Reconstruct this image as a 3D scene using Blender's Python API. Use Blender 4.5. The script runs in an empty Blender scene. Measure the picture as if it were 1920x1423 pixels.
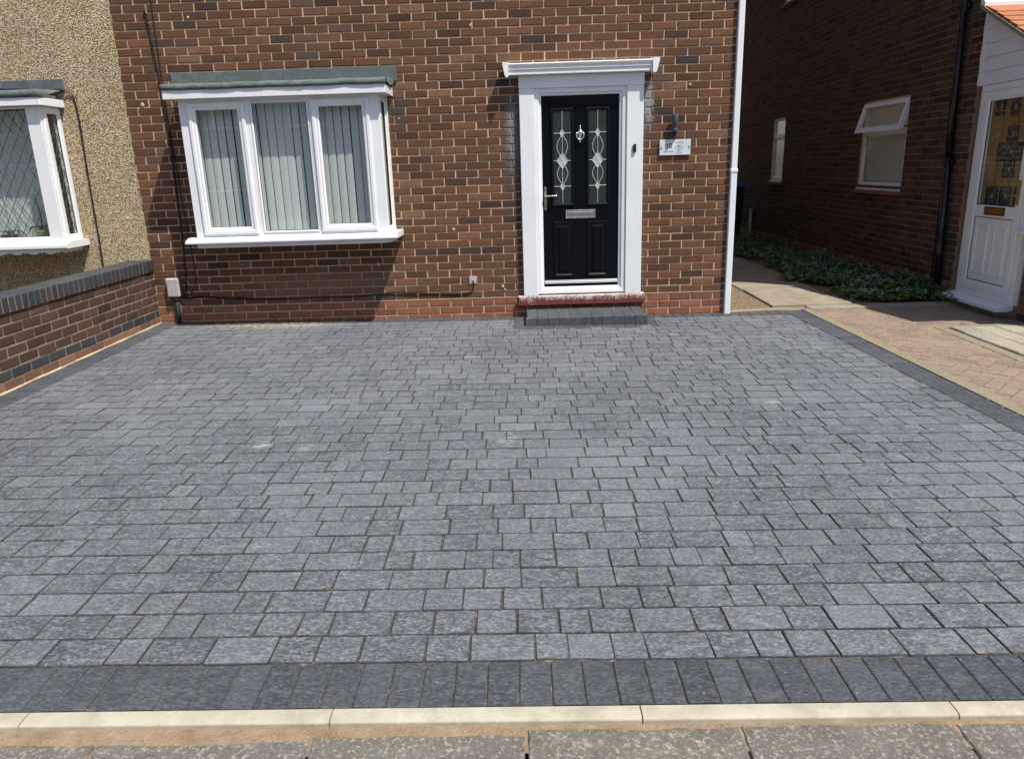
import bpy, math, random
from mathutils import Matrix, Vector, Euler
random.seed(7)
SC = bpy.context.scene
COL = SC.collection
R = math.radians

# ------------------------------------------------------------------ camera, sky, sun, exposure
cam = bpy.data.cameras.new("camera"); camo = bpy.data.objects.new("camera", cam); COL.objects.link(camo)
cam.sensor_fit = 'HORIZONTAL'; cam.sensor_width = 36.0; cam.lens = 36.0 * 1383.36 / 1920.0
cam.clip_start = 0.05; cam.clip_end = 2000
rows_wc = [[0.999513829, 0.005605810, -0.030670516], [-0.027921047, -0.276837345, -0.960511062], [-0.013875187, 0.960900442, -0.276546235]]
M3 = Matrix((rows_wc[0], [-v for v in rows_wc[1]], [-v for v in rows_wc[2]])).transposed()
camo.matrix_world = Matrix.Translation((3.75148, -7.55629, 1.51342)) @ M3.to_4x4()
SC.camera = camo

SUN_AZ, SUN_EL = 50.0, 60.5           # azimuth measured from the house front's outward normal (-Y) towards +X
w = bpy.data.worlds.new("World"); SC.world = w; w.use_nodes = True
wn = w.node_tree.nodes; wl = w.node_tree.links; wn.clear()
sky = wn.new('ShaderNodeTexSky'); sky.sky_type = 'NISHITA'; sky.sun_disc = False
sky.sun_elevation = R(SUN_EL); sky.sun_rotation = R(180 - SUN_AZ); sky.air_density = 1.0; sky.dust_density = 1.5
bg = wn.new('ShaderNodeBackground'); bg.inputs['Strength'].default_value = 0.115
wo = wn.new('ShaderNodeOutputWorld'); wl.new(sky.outputs[0], bg.inputs[0]); wl.new(bg.outputs[0], wo.inputs[0])
sd = Vector((math.sin(R(SUN_AZ)) * math.cos(R(SUN_EL)), -math.cos(R(SUN_AZ)) * math.cos(R(SUN_EL)), math.sin(R(SUN_EL))))
sun = bpy.data.lights.new("sun", 'SUN'); sun.energy = 4.7; sun.angle = R(0.53); sun.color = (1.0, 0.955, 0.88)
suno = bpy.data.objects.new("sun", sun); COL.objects.link(suno)
suno.rotation_euler = (-sd).to_track_quat('-Z', 'Y').to_euler(); suno.location = (10, -10, 15)
SC.view_settings.view_transform = 'Standard'; SC.view_settings.look = 'None'
SC.view_settings.exposure = 0.36; SC.view_settings.gamma = 1.0; SC.view_settings.use_curve_mapping = False

# ------------------------------------------------------------------ mesh builder
class MB:
    def __init__(s): s.v = []; s.f = []; s.r = []; s.cr = 0.0
    def face(s, idx): s.f.append(idx); s.r.append(s.cr)
    def add(s, vs, fs):
        b = len(s.v); s.v += [tuple(p) for p in vs]
        for f in fs: s.face(tuple(b + i for i in f))
        return s
    def box(s, x0, x1, y0, y1, z0, z1):
        return s.add([(x0,y0,z0),(x1,y0,z0),(x1,y1,z0),(x0,y1,z0),(x0,y0,z1),(x1,y0,z1),(x1,y1,z1),(x0,y1,z1)],
                     [(0,3,2,1),(4,5,6,7),(0,1,5,4),(1,2,6,5),(2,3,7,6),(3,0,4,7)])
    def cbox(s, x0, x1, y0, y1, z0, z1, c=0.003):
        c = min(c, (x1-x0)*.45, (y1-y0)*.45, (z1-z0)*.45)
        V = []; ix = {}
        for i, x in enumerate((x0, x1)):
            for j, y in enumerate((y0, y1)):
                for k, z in enumerate((z0, z1)):
                    dx = c if i == 0 else -c; dy = c if j == 0 else -c; dz = c if k == 0 else -c
                    ix[i,j,k,0] = len(V); V.append((x, y+dy, z+dz))
                    ix[i,j,k,1] = len(V); V.append((x+dx, y, z+dz))
                    ix[i,j,k,2] = len(V); V.append((x+dx, y+dy, z))
        F = []
        F.append([ix[0,0,0,0],ix[0,0,1,0],ix[0,1,1,0],ix[0,1,0,0]]); F.append([ix[1,0,0,0],ix[1,1,0,0],ix[1,1,1,0],ix[1,0,1,0]])
        F.append([ix[0,0,0,1],ix[1,0,0,1],ix[1,0,1,1],ix[0,0,1,1]]); F.append([ix[0,1,0,1],ix[0,1,1,1],ix[1,1,1,1],ix[1,1,0,1]])
        F.append([ix[0,0,0,2],ix[0,1,0,2],ix[1,1,0,2],ix[1,0,0,2]]); F.append([ix[0,0,1,2],ix[1,0,1,2],ix[1,1,1,2],ix[0,1,1,2]])
        for j in (0,1):
            for k in (0,1): F.append([ix[0,j,k,1],ix[1,j,k,1],ix[1,j,k,2],ix[0,j,k,2]])
        for i in (0,1):
            for k in (0,1): F.append([ix[i,0,k,0],ix[i,1,k,0],ix[i,1,k,2],ix[i,0,k,2]])
            for j in (0,1): F.append([ix[i,j,0,0],ix[i,j,1,0],ix[i,j,1,1],ix[i,j,0,1]])
            for j in (0,1):
                for k in (0,1): F.append([ix[i,j,k,0],ix[i,j,k,1],ix[i,j,k,2]])
        return s.add(V, F)
    def prism(s, poly, a0, a1, m):
        """poly of (u,v) extruded from a0 to a1; m(u,v,a) -> xyz"""
        n = len(poly); V = [m(u, v, a0) for u, v in poly] + [m(u, v, a1) for u, v in poly]
        F = [tuple(range(n))[::-1], tuple(range(n, 2*n))] + [(i, (i+1) % n, n + (i+1) % n, n + i) for i in range(n)]
        return s.add(V, F)
    def ring(s, u0, u1, v0, v1, prof, m):
        """profile [(inset, w)...] swept round a rectangle"""
        V = []
        for ins, ww in prof:
            V += [m(u0+ins, v0+ins, ww), m(u1-ins, v0+ins, ww), m(u1-ins, v1-ins, ww), m(u0+ins, v1-ins, ww)]
        F = []
        for k in range(len(prof)-1):
            for i in range(4): F.append((4*k+i, 4*k+(i+1) % 4, 4*k+4+(i+1) % 4, 4*k+4+i))
        return s.add(V, F)
    def tube(s, pts, r, n=8, cap=True):
        pts = [Vector(p) for p in pts]; rings = []; up = None
        rr = r if isinstance(r, (list, tuple)) else [r]*len(pts)
        for i, p in enumerate(pts):
            d = (pts[min(i+1, len(pts)-1)] - pts[max(i-1, 0)]).normalized()
            if up is None: up = d.orthogonal().normalized()
            up = (up - d*up.dot(d)).normalized(); sd_ = d.cross(up)
            rings.append([p + (up*math.cos(2*math.pi*k/n) + sd_*math.sin(2*math.pi*k/n))*rr[i] for k in range(n)])
        V = [q for g in rings for q in g]; F = []
        for i in range(len(pts)-1):
            for k in range(n): F.append((i*n+k, i*n+(k+1) % n, (i+1)*n+(k+1) % n, (i+1)*n+k))
        if cap: F += [tuple(range(n))[::-1], tuple((len(pts)-1)*n+k for k in range(n))]
        return s.add(V, F)
    def lathe(s, prof, c, axis='z', n=20):
        """prof [(r, h)] round axis through c"""
        V = []
        for r_, h in prof:
            for k in range(n):
                a = 2*math.pi*k/n; p = (r_*math.cos(a), r_*math.sin(a), h)
                if axis == 'y': p = (p[0], -p[2], p[1])
                if axis == 'x': p = (p[2], p[0], p[1])
                V.append((c[0]+p[0], c[1]+p[1], c[2]+p[2]))
        F = [(i*n+k, i*n+(k+1) % n, (i+1)*n+(k+1) % n, (i+1)*n+k) for i in range(len(prof)-1) for k in range(n)]
        F += [tuple(range(n))[::-1], tuple((len(prof)-1)*n+k for k in range(n))]
        return s.add(V, F)
    def build(s, name, mat, parent=None, smooth=False, origin=None):
        if origin is None:
            xs, ys, zs = zip(*s.v); origin = ((min(xs)+max(xs))/2, (min(ys)+max(ys))/2, min(zs))
        me = bpy.data.meshes.new(name)
        me.from_pydata([(a-origin[0], b-origin[1], c-origin[2]) for a, b, c in s.v], [], s.f)
        if any(s.r):
            at = me.attributes.new('rnd', 'FLOAT', 'FACE'); at.data.foreach_set('value', s.r)
        me.materials.append(MAT[mat]); fix_normals(me)
        if smooth: me.shade_smooth()
        me.update()
        return place(name, me, origin, parent)
import bmesh
def fix_normals(me):
    bm = bmesh.new(); bm.from_mesh(me); bmesh.ops.recalc_face_normals(bm, faces=bm.faces); bm.to_mesh(me); bm.free()
WL = {}
def place(name, me, loc, parent=None, rot=None):
    o = bpy.data.objects.new(name, me); COL.objects.link(o); WL[o] = Vector(loc)
    o.parent = parent; o.location = Vector(loc) - (WL[parent] if parent else Vector((0,0,0)))
    if rot: o.rotation_euler = rot
    return o
def thing(name, label, cat, loc, group=None):
    o = bpy.data.objects.new(name, None); COL.objects.link(o); o.location = loc; WL[o] = Vector(loc); o.empty_display_size = .1
    return tag(o, label, cat, group)
def tag(o, label, cat, group=None):
    o['label'] = label; o['category'] = cat
    if group: o['group'] = group
    return o
def struct(o, label=None, cat=None):
    o['kind'] = 'structure'
    if label: o['label'] = label
    if cat: o['category'] = cat
    return o
def stuff(o): o['kind'] = 'stuff'; return o
mF = lambda Y: (lambda u, v, ww: (u, Y - ww, v))        # facing the street (-Y)
mL = lambda X: (lambda u, v, ww: (X - ww, -u, v))       # facing -X
mR = lambda X: (lambda u, v, ww: (X + ww, u, v))        # facing +X
def spline(pts, k=6):
    P = [Vector(p) for p in pts]; out = []
    for i in range(len(P)-1):
        a = P[max(i-1, 0)]; b = P[i]; c = P[i+1]; d = P[min(i+2, len(P)-1)]
        for j in range(k):
            t = j/k; out.append(0.5*((2*b) + (c-a)*t + (2*a-5*b+4*c-d)*t*t + (3*b-a-3*c+d)*t**3))
    out.append(P[-1]); return out
def gz(X, Y): return -.0051 + .0043*Y - .0112*(X - 5.85)

# ------------------------------------------------------------------ materials
MAT = {}
class NT:
    def __init__(s, name):
        s.m = bpy.data.materials.new(name); s.m.use_nodes = True; s.t = s.m.node_tree; s.b = s.t.nodes['Principled BSDF']; MAT[name] = s.m
    def n(s, typ, **kw):
        nd = s.t.nodes.new('ShaderNode' + typ)
        for k, v in kw.items():
            if k in nd.inputs: s.set(nd.inputs[k], v)
            else: setattr(nd, k, v)
        return nd
    def set(s, sock, v):
        if hasattr(v, 'links') or isinstance(v, bpy.types.NodeSocket): s.t.links.new(v, sock)
        else: sock.default_value = v
    def pos(s): return s.n('NewGeometry').outputs['Position']
    def obj(s): return s.n('TexCoord').outputs['Object']
    def noise(s, scale, detail=4, rough=.55, vec=None, out=0):
        nd = s.n('TexNoise', Scale=scale, Detail=detail, Roughness=rough)
        s.set(nd.inputs['Vector'], vec if vec is not None else s.pos()); return nd.outputs[out]
    def vor(s, scale, out='Color', vec=None, feature='F1'):
        nd = s.n('TexVoronoi', feature=feature, Scale=scale); s.set(nd.inputs['Vector'], vec if vec is not None else s.pos()); return nd.outputs[out]
    def ramp(s, fac, stops, interp='LINEAR'):
        nd = s.n('ValToRGB'); cr = nd.color_ramp; cr.interpolation = interp
        while len(cr.elements) < len(stops): cr.elements.new(.5)
        for e, (p, c) in zip(cr.elements, stops):
            e.position = p; e.color = (*c, 1) if len(c) == 3 else c
        s.set(nd.inputs[0], fac); return nd.outputs[0]
    def mix(s, f, a, b, mode='MIX'):
        nd = s.n('Mix', data_type='RGBA', blend_type=mode)
        s.set(nd.inputs[0], f)
        for k, v in ((6, a), (7, b)):
            s.set(nd.inputs[k], (*v, 1) if isinstance(v, tuple) and len(v) == 3 else v)
        return nd.outputs[2]
    def math(s, op, a, b=0.0, c=None, clamp=False):
        nd = s.n('Math', operation=op); nd.use_clamp = clamp; s.set(nd.inputs[0], a); s.set(nd.inputs[1], b)
        if c is not None: s.set(nd.inputs[2], c)
        return nd.outputs[0]
    def mr(s, v, a, b, c=0., d=1.):
        nd = s.n('MapRange'); s.set(nd.inputs[0], v)
        for i, q in enumerate((a, b, c, d)): nd.inputs[i+1].default_value = q
        return nd.outputs[0]
    def rnd(s):
        a = s.n('Attribute', attribute_name='rnd').outputs['Fac']; o = s.n('ObjectInfo').outputs['Random']
        return s.math('FRACT', s.math('ADD', a, o))
    def rnd2(s): return s.math('FRACT', s.math('MULTIPLY', s.rnd(), 37.17))
    def bump(s, h, strength=.5, dist=.003):
        nd = s.n('Bump', Strength=strength, Distance=dist); s.set(nd.inputs['Height'], h); s.t.links.new(nd.outputs[0], s.b.inputs['Normal']); return nd
    def fin(s, col=None, rough=.7, spec=.5, metal=0.):
        if col is not None: s.set(s.b.inputs['Base Color'], (*col, 1) if isinstance(col, tuple) and len(col) == 3 else col)
        s.set(s.b.inputs['Roughness'], rough); s.b.inputs['Specular IOR Level'].default_value = spec; s.set(s.b.inputs['Metallic'], metal)
        return s.m
    def rect(s, x0, x1, z0, z1, fx, fz, nz=None):
        """soft mask of a rectangle on the house front, edges broken by noise"""
        sp = s.n('SeparateXYZ'); s.set(sp.inputs[0], s.pos()); X, Z = sp.outputs[0], sp.outputs[2]
        if nz is not None: X = s.math('ADD', X, s.math('MULTIPLY', s.math('SUBTRACT', nz, .5), fx*2.2)); Z = s.math('ADD', Z, s.math('MULTIPLY', s.math('SUBTRACT', nz, .5), fz*1.6))
        f = lambda v, a, b: s.mr(v, a, b)
        m = s.math('MULTIPLY', f(X, x0, x0+fx), f(X, x1, x1-fx))
        return s.math('MULTIPLY', m, s.math('MULTIPLY', f(Z, z0, z0+fz), f(Z, z1, z1-fz)))

def brick_material(name, stops, dirt=False, sat=1.0):
    t = NT(name); r = t.rnd(); c = t.ramp(r, stops)
    v = t.mr(t.rnd2(), 0, 1, .80, 1.22); c = t.mix(1.0, c, t.n('CombineColor', Red=v, Green=v, Blue=v).outputs[0], 'MULTIPLY')
    n1 = t.noise(22, 5, .6); n2 = t.noise(160, 3, .6); n3 = t.noise(6, 3)
    c = t.mix(t.mr(n1, .48, .78, 0, .45), c, (.05, .034, .028), 'MIX')
    c = t.mix(t.mr(n2, .58, .8, 0, .45), c, (.26, .16, .10), 'MIX')
    n6 = t.noise(48, 5, .75); c = t.mix(t.mr(n6, .64, .72, 0, .55), c, (.40, .27, .16))
    if dirt: c = stains(t, c, n1)
    t.bump(t.math('ADD', t.math('MULTIPLY', n1, .6), t.math('MULTIPLY', n2, .5)), .55, .004)
    return t.fin(c, .88, .25)
def stains(t, c, n1, k=1.0):
    nz = t.noise(9, 4)
    for (x0, x1, z0, z1, fx, fz, col, a) in ((3.60, 3.86, 1.0, 2.36, .08, .5, (.060, .056, .057), .82), (4.93, 5.13, 1.55, 2.36, .06, .35, (.08, .072, .07), .75),
                                          (2.5, 2.74, 1.75, 2.33, .07, .25, (.062, .056, .054), .6)):
        c = t.mix(t.math('MULTIPLY', t.rect(x0, x1, z0, z1, fx, fz, nz), a*k), c, col)
    c = t.mix(t.math('MULTIPLY', t.rect(.75, 2.75, .20, .62, .5, .16, nz), .72*k), c, (.19, .118, .07))
    c = t.mix(t.math('MULTIPLY', t.rect(3.64, 3.80, 1.4, 2.25, .07, .3, n1), .68*k), c, (.27, .27, .28))
    c = t.mix(t.math('MULTIPLY', t.rect(4.98, 5.10, 1.8, 2.3, .05, .15, n1), .75*k), c, (.34, .34, .35))
    return c
BR = [(0, (.058, .034, .027)), (.12, (.095, .047, .027)), (.35, (.132, .061, .032)), (.55, (.110, .054, .032)), (.75, (.155, .076, .039)), (.90, (.146, .058, .032)), (.96, (.185, .102, .058)), (1, (.056, .040, .037))]
brick_material('facade_brick', BR, True)
brick_material('red_brick', [(0, (.23, .088, .052)), (.4, (.28, .108, .062)), (.75, (.25, .112, .067)), (1, (.20, .09, .06))])
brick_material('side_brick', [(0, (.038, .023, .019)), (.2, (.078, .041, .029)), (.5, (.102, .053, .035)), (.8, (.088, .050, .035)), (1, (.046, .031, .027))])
brick_material('plinth_brick', [(0, (.17, .095, .06)), (.5, (.21, .115, .07)), (1, (.19, .12, .08))])
brick_material('wall_brick', [(0, (.050, .030, .025)), (.3, (.080, .043, .032)), (.6, (.068, .039, .031)), (.85, (.098, .051, .035)), (1, (.057, .034, .029))])
t = NT('engineering_brick'); c = t.ramp(t.rnd(), [(0, (.030, .034, .042)), (.6, (.043, .048, .058)), (.9, (.05, .048, .052)), (1, (.10, .055, .042))])
n1 = t.noise(30, 4); c = t.mix(t.mr(n1, .5, .8, 0, .3), c, (.12, .11, .10)); t.bump(n1, .2, .002); t.fin(c, .5, .5)
def mortar_material(name, a, b, dirt=False):
    t = NT(name); n1 = t.noise(40, 4); n2 = t.noise(5, 3); c = t.mix(t.mr(n1, .35, .7), a, b); c = t.mix(t.mr(n2, .55, .75, 0, .5), c, tuple(v*.55 for v in a))
    if dirt: c = stains(t, c, n1, .85)
    t.bump(n1, .6, .004); return t.fin(c, .95, .1)
mortar_material('facade_mortar', (.52, .36, .22), (.66, .48, .31), True)
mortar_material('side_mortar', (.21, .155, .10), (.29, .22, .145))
mortar_material('wall_mortar', (.27, .20, .14), (.36, .28, .20))
mortar_material('cement', (.40, .31, .20), (.52, .41, .28))

def paver_material(name, lo, hi, mott, streak=1.0):
    t = NT(name); r = t.rnd(); v = t.rnd2(); c = t.mix(r, lo, hi)
    c = t.mix(t.mr(v, .90, 1.0, 0, .6), c, tuple(q*1.5 for q in hi))
    mp = t.n('Mapping'); mp.inputs['Scale'].default_value = (.55, 1.25, 1); mp.inputs['Rotation'].default_value = (0, 0, .25); t.set(mp.inputs[0], t.pos()); V = mp.outputs[0]
    n1 = t.noise(30, 6, .72, V); n2 = t.noise(120, 5, .75, V); n3 = t.noise(.9, 4); n5 = t.noise(9, 4, .6)
    c = t.mix(t.mr(n1, .46, .70, 0, .85*streak), c, mott)
    c = t.mix(t.mr(n2, .52, .68, 0, .9*streak), c, tuple(q*1.55 for q in mott))
    c = t.mix(t.mr(n2, .47, .30, 0, .85), c, tuple(q*.35 for q in lo))
    c = t.mix(t.mr(n3, .48, .72, 0, .34*streak), c, mott); sm = t.vor(1.3, 'Distance'); c = t.mix(t.math('MULTIPLY', t.mr(sm, .10, .02, 0, .75), t.mr(n1, .40, .60)), c, (.42, .42, .40)); c = t.mix(t.mr(n3, .50, .30, 0, .18), c, tuple(q*.6 for q in lo))
    c = t.mix(t.mr(n5, .60, .75, 0, .30), c, (.17, .16, .135))
    sp = t.vor(15, 'Distance'); c = t.mix(t.mr(sp, .05, .02, 0, .7), c, (.46, .46, .44))
    p = t.n('SeparateXYZ'); t.set(p.inputs[0], t.pos()); X, Y = p.outputs[0], p.outputs[1]
    m1 = t.math('MULTIPLY', t.math('MULTIPLY', t.mr(X, .5, 1.0), t.mr(X, 2.1, 1.5)), t.math('MULTIPLY', t.mr(Y, -.42, -.25), t.mr(Y, -.03, -.10)))
    c = t.mix(t.math('MULTIPLY', m1, t.mr(n1, .36, .62, 0, .8)), c, (.50, .41, .27))
    t.bump(t.math('ADD', n2, t.math('MULTIPLY', n1, 1.4)), .8, .0035)
    return t.fin(c, .80, .35)
paver_material('paver', (.066, .072, .083), (.108, .115, .129), (.205, .215, .235))
paver_material('edging', (.038, .042, .050), (.056, .061, .071), (.112, .119, .131), .7)
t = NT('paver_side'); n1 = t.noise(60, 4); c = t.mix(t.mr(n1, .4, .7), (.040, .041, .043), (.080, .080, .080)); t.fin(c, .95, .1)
t = NT('joint_sand'); n1 = t.noise(22, 5, .65); n2 = t.noise(150, 3); c = t.mix(t.mr(n1, .53, .72), (.045, .042, .040), (.38, .27, .15)); c = t.mix(t.mr(n2, .4, .7, 0, .4), c, (.28, .19, .10)); t.bump(n2, .5, .003); t.fin(c, .95, .1)
t = NT('sand'); n1 = t.noise(10, 5, .65); n2 = t.noise(330, 3, .7); n3 = t.noise(90, 4, .7); c = t.mix(t.mr(n1, .32, .7), (.30, .20, .115), (.52, .38, .25)); c = t.mix(t.mr(n2, .50, .70, 0, .75), c, (.60, .47, .33)); c = t.mix(t.mr(n3, .57, .70, 0, .7), c, (.20, .125, .07)); t.bump(t.math('ADD', n2, t.math('MULTIPLY', n3, 1.5)), 1.0, .008); t.fin(c, .97, .1)
t = NT('slab_concrete'); n1 = t.noise(7, 5, .65); n3 = t.noise(70, 5, .75); n4 = t.noise(200, 4, .7); n5 = t.noise(28, 5, .7); v = t.rnd()
c = t.mix(t.mr(n1, .3, .7), (.095, .086, .074), (.165, .152, .132)); c = t.mix(t.mr(v, 0, 1, 0, .35), c, (.15, .13, .105)); c = t.mix(t.mr(n3, .53, .64, 0, .8), c, (.40, .37, .30)); c = t.mix(t.mr(n4, .56, .70, 0, .5), c, (.46, .42, .35)); c = t.mix(t.mr(n4, .44, .30, 0, .6), c, (.06, .053, .045)); c = t.mix(t.mr(n5, .60, .72, 0, .55), c, (.42, .39, .33)); c = t.mix(t.mr(n5, .42, .30, 0, .5), c, (.085, .07, .055))
t.bump(t.math('ADD', n3, n4), .7, .004); t.fin(c, .92, .2)
t = NT('kerb_concrete'); n1 = t.noise(11, 5); n2 = t.noise(150, 4, .75); n3 = t.noise(4, 6, .75); n4 = t.noise(35, 5, .7); c = t.mix(t.mr(n1, .3, .7), (.37, .335, .255), (.47, .435, .35)); c = t.mix(t.mr(n3, .48, .70, 0, .65), c, (.25, .225, .17)); c = t.mix(t.mr(n2, .58, .70, 0, .6), c, (.20, .175, .13)); c = t.mix(t.mr(n4, .62, .74, 0, .5), c, (.33, .24, .14)); t.bump(t.math('ADD', n2, n4), .55, .003); t.fin(c, .9, .2)
t = NT('path_concrete'); n1 = t.noise(5, 5); n2 = t.noise(90, 4); c = t.mix(t.mr(n1, .3, .7), (.21, .18, .14), (.33, .28, .21)); c = t.mix(t.mr(n2, .55, .75, 0, .4), c, (.12, .10, .08)); t.bump(n2, .5, .004); t.fin(c, .92, .2)
t = NT('pink_block'); c = t.ramp(t.rnd(), [(0, (.185, .13, .105)), (.5, (.235, .17, .135)), (1, (.21, .165, .13))]); n1 = t.noise(60, 4, .7); n2 = t.noise(3, 4); c = t.mix(t.mr(n1, .56, .72, 0, .75), c, (.62, .50, .36)); c = t.mix(t.mr(n1, .44, .3, 0, .6), c, (.16, .11, .08)); c = t.mix(t.mr(n2, .5, .75, 0, .5), c, (.34, .27, .18)); t.bump(n1, .8, .005); t.fin(c, .9, .2)
t = NT('buff_strip'); n1 = t.noise(45, 4, .7); n2 = t.noise(6, 4); c = t.mix(t.mr(n2, .35, .7), (.24, .20, .14), (.20, .175, .125)); c = t.mix(t.mr(n1, .55, .7, 0, .7), c, (.46, .41, .31)); c = t.mix(t.mr(n1, .45, .32, 0, .6), c, (.14, .12, .07)); t.bump(n1, .9, .005); t.fin(c, .93, .15)
t = NT('grey_sett'); c = t.ramp(t.rnd(), [(0, (.24, .22, .17)), (1, (.34, .31, .24))]); n1 = t.noise(50, 4, .7); c = t.mix(t.mr(n1, .55, .7, 0, .8), c, (.55, .52, .44)); c = t.mix(t.mr(n1, .45, .3, 0, .6), c, (.12, .11, .07)); t.bump(n1, .8, .005); t.fin(c, .92, .2)
t = NT('earth'); n1 = t.noise(30, 5, .7); n2 = t.vor(110, 'Color'); c = t.mix(t.mr(n1, .35, .7), (.13, .085, .05), (.27, .19, .12)); sx = t.n('SeparateColor'); t.set(sx.inputs[0], n2); c = t.mix(t.mr(sx.outputs[0], .8, .9, 0, .8), c, (.50, .42, .33)); t.bump(t.math('ADD', n1, sx.outputs[0]), 1., .012); t.fin(c, .97, .1)
t = NT('ground_soil'); n1 = t.noise(2, 5); c = t.mix(t.mr(n1, .3, .7), (.10, .085, .06), (.16, .13, .09)); t.fin(c, .97, .1)
t = NT('asphalt'); n1 = t.noise(60, 4); c = t.mix(t.mr(n1, .3, .7), (.05, .05, .05), (.09, .09, .088)); t.fin(c, .9, .2)

t = NT('upvc'); n1 = t.noise(3, 3); mp = t.n('Mapping'); mp.inputs['Scale'].default_value = (1, 1, .12); t.set(mp.inputs[0], t.pos()); n2 = t.noise(24, 5, .7, mp.outputs[0]); c = t.mix(t.mr(n1, .4, .7), (.80, .81, .82), (.75, .76, .76)); c = t.mix(t.mr(n2, .56, .78, 0, .35), c, (.55, .54, .50)); t.fin(c, .36, .45)
t = NT('upvc_cream'); t.fin((.72, .70, .63), .4, .5)
t = NT('white_paint'); n1 = t.noise(14, 5, .65); n2 = t.noise(60, 4); c = t.mix(t.mr(n1, .60, .72, 0, .55), (.80, .80, .79), (.58, .57, .52)); t.bump(n2, .25, .003); t.fin(c, .5, .4)
t = NT('flaked_paint'); mp = t.n('Mapping'); mp.inputs['Scale'].default_value = (1, .35, 1.6); t.set(mp.inputs[0], t.pos()); n1 = t.noise(13, 6, .7, mp.outputs[0]); c = t.mix(t.mr(n1, .66, .69), (.76, .76, .78), (.30, .26, .22)); t.bump(t.mr(n1, .64, .69, 1, 0), .8, .006); t.fin(c, .6, .3)
t = NT('felt'); n1 = t.noise(120, 3, .7); n2 = t.noise(8, 4); c = t.mix(t.mr(n1, .35, .7), (.050, .068, .066), (.20, .235, .225)); c = t.mix(t.mr(n2, .45, .75, 0, .5), c, (.22, .25, .24)); t.bump(n1, 1.0, .006); t.fin(c, .93, .2)
t = NT('lead_grey'); n1 = t.noise(12, 4); c = t.mix(t.mr(n1, .35, .7), (.085, .095, .11), (.15, .16, .175)); t.fin(c, .7, .4)
t = NT('pebbledash'); cv = t.vor(108, 'Color'); d = t.vor(108, 'Distance'); sx = t.n('SeparateColor'); t.set(sx.inputs[0], cv)
c = t.ramp(sx.outputs[0], [(0, (.14, .09, .045)), (.14, (.38, .25, .11)), (.36, (.60, .44, .22)), (.6, (.74, .58, .34)), (.8, (.84, .74, .54)), (.93, (.90, .85, .72)), (1, (.25, .21, .17))])
c = t.mix(t.mr(d, .45, .8, 0, .75), c, (.12, .08, .045)); n3 = t.noise(1.5, 3); c = t.mix(t.mr(n3, .45, .8, 0, .25), c, (.22, .16, .09))
t.bump(t.math('ADD', t.math('MULTIPLY', d, -1.), t.math('MULTIPLY', sx.outputs[1], .5)), 1.0, .014); t.fin(c, .8, .3)
def glass_material(name, tint=(.96, .98, .97), rough=.0, dirt=.0):
    t = NT(name); t.t.nodes.remove(t.b); g = t.n('NewGeometry'); dt = t.n('VectorMath', operation='DOT_PRODUCT'); t.set(dt.inputs[0], g.outputs['Incoming']); t.set(dt.inputs[1], g.outputs['Normal'])
    co = t.math('SUBTRACT', 1.0, t.math('ABSOLUTE', dt.outputs['Value'])); f = t.math('MULTIPLY_ADD', t.math('POWER', co, 5.0), .92, .08, clamp=True)
    tr = t.n('BsdfTransparent'); tr.inputs[0].default_value = (*tint, 1); gl = t.n('BsdfGlossy', Roughness=rough); mx = t.n('MixShader')
    t.set(mx.inputs[0], f); t.t.links.new(tr.outputs[0], mx.inputs[1]); t.t.links.new(gl.outputs[0], mx.inputs[2]); t.t.links.new(mx.outputs[0], t.t.nodes['Material Output'].inputs[0])
glass_material('glass'); glass_material('dark_glass', (.55, .6, .6))
t = NT('blind'); n1 = t.noise(300, 2); sp = t.n('SeparateXYZ'); t.set(sp.inputs[0], t.pos()); c = t.mix(t.mr(n1, .3, .7), (.70, .73, .72), (.78, .80, .78)); t.fin(c, .8, .2)
t = NT('room'); t.fin((.10, .10, .095), .9, .1)
t = NT('hall'); t.fin((.05, .05, .05), .9, .1)
t = NT('door_skin'); wv = t.n('TexWave', wave_type='BANDS', bands_direction='X', Scale=9.0, Distortion=9.0, Detail=3.0); mp = t.n('Mapping'); mp.inputs['Scale'].default_value = (1.6, 1, .16); t.set(mp.inputs[0], t.pos()); t.set(wv.inputs['Vector'], mp.outputs[0]); t.bump(wv.outputs[1], .10, .002); t.fin((.002, .003, .006), .30, .25)
t = NT('obscure_glass'); n1 = t.noise(130, 4, .7); c = t.mix(t.mr(n1, .42, .62), (.010, .013, .012), (.048, .055, .052)); t.bump(n1, .8, .004); t.fin(c, .22, .4)
t = NT('clear_dark'); t.fin((.045, .052, .052), .08, .6)
t = NT('bevel_glass'); n1 = t.noise(60, 2); c = t.mix(t.mr(n1, .4, .6), (.36, .42, .40), (.55, .60, .57)); t.fin(c, .12, .6)
t = NT('lead_came'); t.fin((.62, .64, .62), .35, .5, .35)
t = NT('lattice_lead'); t.fin((.045, .05, .055), .65, .3, .0)
t = NT('chrome'); t.fin((.90, .90, .89), .22, .5, 1.)
t = NT('nickel_aged'); n1 = t.noise(60, 3); c = t.mix(t.mr(n1, .4, .65), (.42, .40, .30), (.25, .24, .19)); t.fin(c, .38, .5, .8)
t = NT('brass'); t.fin((.50, .32, .07), .3, .5, .9)
t = NT('aluminium'); t.fin((.78, .79, .80), .3, .5, .6)
t = NT('black_plastic'); n1 = t.noise(30, 3); c = t.mix(t.mr(n1, .4, .7), (.010, .011, .014), (.022, .023, .027)); t.fin(c, .42, .5)
t = NT('black_gloss'); t.fin((.006, .008, .014), .22, .5)
t = NT('cable_black'); t.fin((.012, .012, .013), .5, .4)
t = NT('lamp_grey'); t.fin((.055, .063, .075), .5, .4)
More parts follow.
